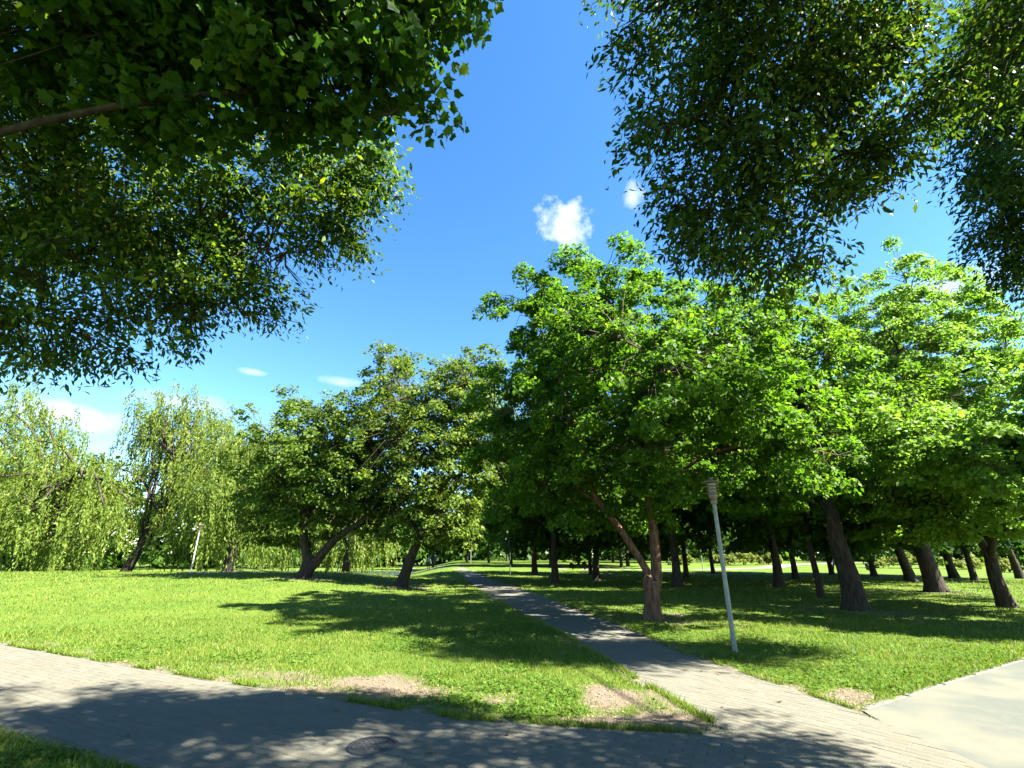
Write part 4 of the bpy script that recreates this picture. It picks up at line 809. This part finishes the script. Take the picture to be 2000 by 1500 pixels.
# fallen leaves on the paving
FL = [(2.77, 7.94), (2.95, 7.75), (2.55, 8.0), (-.04, 5.34), (.35, 5.05), (-1.9, 6.05), (-3.6, 5.3), (2.35, 6.2), (3.1, 6.4), (-.7, 4.9)]
fl_me = None
for i, (x, y) in enumerate(FL):
    if fl_me is None:
        O = outline('maple') * .055; fl_me = bpy.data.meshes.new('fallen_leaf'); fl_me.from_pydata([(q[0], q[1], q[2] * 2.2 + .01) for q in O], [], [list(range(len(O)))]); fl_me.materials.append(M_DRYLEAF)
    o = obj('fallen_leaf', fl_me); o.location = (x, y, .022); r_ = random.Random(i); o.rotation_euler = (r_.uniform(-.25, .25), r_.uniform(-.25, .25), r_.random() * 6.28); s_ = .6 + .6 * r_.random(); o.scale = (s_, s_, s_)
    tag(o, 'small dry brown leaf fallen on the paving bricks', 'leaf', 'fallen leaves on the paths')
# handrail going down to the pond
hr = empty('handrail', (-16.6, 29.8, gh(-16.6, 29.8)), 'pale green metal handrail going down behind the lawn crest', 'handrail')
M_RAIL = plain('pale_green_paint', (.16, .24, .14), .5, 0, .1, 20)
pts = [np.array((-16.6, 29.8)), np.array((-15.6, 30.6)), np.array((-14.6, 31.4))]; hts = [.55, .3, .05]
for p, h_ in zip(pts, hts):
    T = Tubes(); z = gh(*p) - hr.location.z; T.add([(p[0] + 16.6, p[1] - 29.8, z - .1), (p[0] + 16.6, p[1] - 29.8, z + h_)], .022, 8); obj('post', T.mesh('post'), hr, M_RAIL)
for dz in (0, -.22):
    T = Tubes(); T.add([(p[0] + 16.6, p[1] - 29.8, gh(*p) - hr.location.z + h_ + dz) for p, h_ in zip(pts, hts)], .02, 8); obj('rail', T.mesh('rail'), hr, M_RAIL)
# litter bin on the meadow
bn = empty('litter_bin', (34.2, 48.7, gh(34.2, 48.7)), 'small dark litter bin standing on the sunlit meadow', 'litter bin')
M_BIN = plain('dark_steel', (.03, .033, .03), .5, .2, .2, 20)
obj('bin_body', lathe('bin_body', [(.001, .12), (.19, .12), (.25, .72), (.235, .72), (.18, .16), (.001, .16)], 20), bn, M_BIN)
obj('rim', lathe('rim', [(.25, .70), (.268, .715), (.25, .735), (.24, .715), (.25, .70)], 20), bn, M_BIN)
obj('post', lathe('post', [(.03, -.1), (.03, .14)], 10), bn, M_BIN)
# people
def person(label, loc, rz, shirt, trousers, hair, lean=0.0, step=.22, h=1.72):
    s = h / 1.72
    J = {'pelvis': (0, 0, .95), 'waist': (0, .03 + lean * .3, 1.1), 'chest': (0, .02 + lean, 1.33), 'neck': (0, .03 + lean * 1.3, 1.48), 'head': (0, .05 + lean * 1.5, 1.58), 'crown': (0, .04 + lean * 1.6, 1.69),
         'lh': (.09, 0, .9), 'lk': (.1, step * .6, .5), 'la': (.1, step * .5, .09), 'lt': (.1, step * .5 + .16, .04), 'rh': (-.09, 0, .9), 'rk': (-.1, -step * .3, .5), 'ra': (-.1, -step * 1.1, .12), 'rt': (-.1, -step * 1.1 + .15, .05),
         'ls': (.17, .01 + lean, 1.4), 'le': (.23, -.08 + lean, 1.13), 'lw': (.22, .04 + lean, .9), 'lf': (.21, .07 + lean, .82), 'rs': (-.17, .01 + lean, 1.4), 're': (-.23, .04 + lean, 1.13), 'rw': (-.22, .2 + lean, .96), 'rf': (-.21, .25 + lean, .89)}
    Rr = {'pelvis': .15, 'waist': .13, 'chest': .155, 'neck': .055, 'head': .095, 'crown': .075, 'lh': .095, 'lk': .062, 'la': .045, 'lt': .035, 'rh': .095, 'rk': .062, 'ra': .045, 'rt': .035, 'ls': .065, 'le': .045, 'lw': .032, 'lf': .035, 'rs': .065, 're': .045, 'rw': .032, 'rf': .035}
    E = [('pelvis', 'waist'), ('waist', 'chest'), ('chest', 'neck'), ('neck', 'head'), ('head', 'crown'), ('pelvis', 'lh'), ('lh', 'lk'), ('lk', 'la'), ('la', 'lt'), ('pelvis', 'rh'), ('rh', 'rk'), ('rk', 'ra'), ('ra', 'rt'), ('chest', 'ls'), ('ls', 'le'), ('le', 'lw'), ('lw', 'lf'), ('chest', 'rs'), ('rs', 're'), ('re', 'rw'), ('rw', 'rf')]
    K = list(J); me = bpy.data.meshes.new('skeleton'); me.from_pydata([tuple(c * s for c in J[k]) for k in K], [(K.index(a), K.index(b)) for a, b in E], [])
    tmp = bpy.data.objects.new('tmp', me); COL.objects.link(tmp)
    md = tmp.modifiers.new('skin', 'SKIN'); sv = me.skin_vertices[0].data
    for i, k in enumerate(K): sv[i].radius = (Rr[k] * s, Rr[k] * s * (.75 if k in ('pelvis', 'waist', 'chest') else 1)); 
    sv[0].use_root = True
    sd = tmp.modifiers.new('sub', 'SUBSURF'); sd.levels = 1; sd.render_levels = 1
    bpy.context.view_layer.update(); dg = bpy.context.evaluated_depsgraph_get()
    body = bpy.data.meshes.new_from_object(tmp.evaluated_get(dg)); bpy.data.objects.remove(tmp); body.name = 'body'
    body.materials.clear()
    for m in (plain('skin', (.42, .27, .19), .6), plain('shirt', shirt, .8), plain('trousers', trousers, .85), plain('shoes', (.03, .03, .03), .6)): body.materials.append(m)
    for p in body.polygons:
        c = p.center / s; p.use_smooth = True
        p.material_index = 3 if c.z < .1 else (2 if c.z < .97 and abs(c.x) < .19 else (0 if c.z > 1.47 or (abs(c.x) > .17 and c.z < .95) else 1))
    root = empty('person', loc, label, 'person'); root.rotation_euler = (0, 0, rz)
    obj('body', body, root)
    bm = bmesh.new(); bmesh.ops.create_uvsphere(bm, u_segments=14, v_segments=8, radius=.108 * s)
    bmesh.ops.delete(bm, geom=[v for v in bm.verts if v.co.z < -.03 * s and v.co.y > -.02], context='VERTS')
    hm = bpy.data.meshes.new('hair'); bm.to_mesh(hm); bm.free(); ho = obj('hair', hm, root, plain('hair', hair, .7)); ho.location = (0, (.03 + lean * 1.55) * s, 1.645 * s)
    return root
person('person in dark clothes walking on the far part of the brick path', (-9.9, 65, gh(-9.9, 65) + .02), 2.9, (.02, .022, .028), (.02, .02, .025), (.03, .02, .012))
person('person in a pale grey top walking beside the one in dark clothes', (-10.75, 65.4, gh(-10.75, 65.4) + .02), 3.1, (.25, .25, .26), (.06, .06, .07), (.06, .04, .02), h=1.66)
person('person in a white shirt leaning forward by the meadow path', (28.4, 44.6, gh(28.4, 44.6)), -1.2, (.4, .4, .41), (.2, .17, .13), (.06, .035, .02), lean=.12, h=1.6)
# tufts along the path edges
def tufts(n, seed):
    r = np.random.default_rng(seed); y = 5.6 + r.random(n) ** 1.5 * 14; left = r.random(n) < .6
    x = np.where(left, np.interp(y, D_YL, D_XL) - np.abs(r.normal(0, .05, n)) + .02, np.interp(y, D_YR, D_XR) + np.abs(r.normal(0, .05, n)) - .02)
    xf = -9.5 + 11.3 * r.random(n); f = r.random(n) < .45; x = np.where(f, xf, x); y = np.where(f, np.interp(xf, F_XU, F_YU) + np.abs(r.normal(0, .06, n)) - .015, y)
    k = vnoise(x, y, .35, 41) > .42; x, y = x[k], y[k]; n = len(x)
    hgt = .03 + .07 * r.random(n) ** 1.5; a = r.random(n) * 6.28; w = .007 * (1 + np.hypot(x, y) / 12)
    p = np.stack([x, y, ground_h(x, y) + .008], -1); s_ = np.stack([np.cos(a), np.sin(a), 0 * a], -1) * w[:, None] * .5; la = r.random(n) * 6.28; q = hgt * (.2 + .8 * r.random(n))
    tip = p + np.stack([np.cos(la) * q, np.sin(la) * q, hgt], -1)
    return mesh_poly('edge_tufts', np.stack([p - s_, p + s_, tip], 1).reshape(-1, 3), 3, r.random(n) * .85)
tag(obj('edge_tufts', tufts(26000, 55), None, M_GRASS, 'stuff'), 'longer grass tufts leaning over the edges of the brick paths', 'grass')
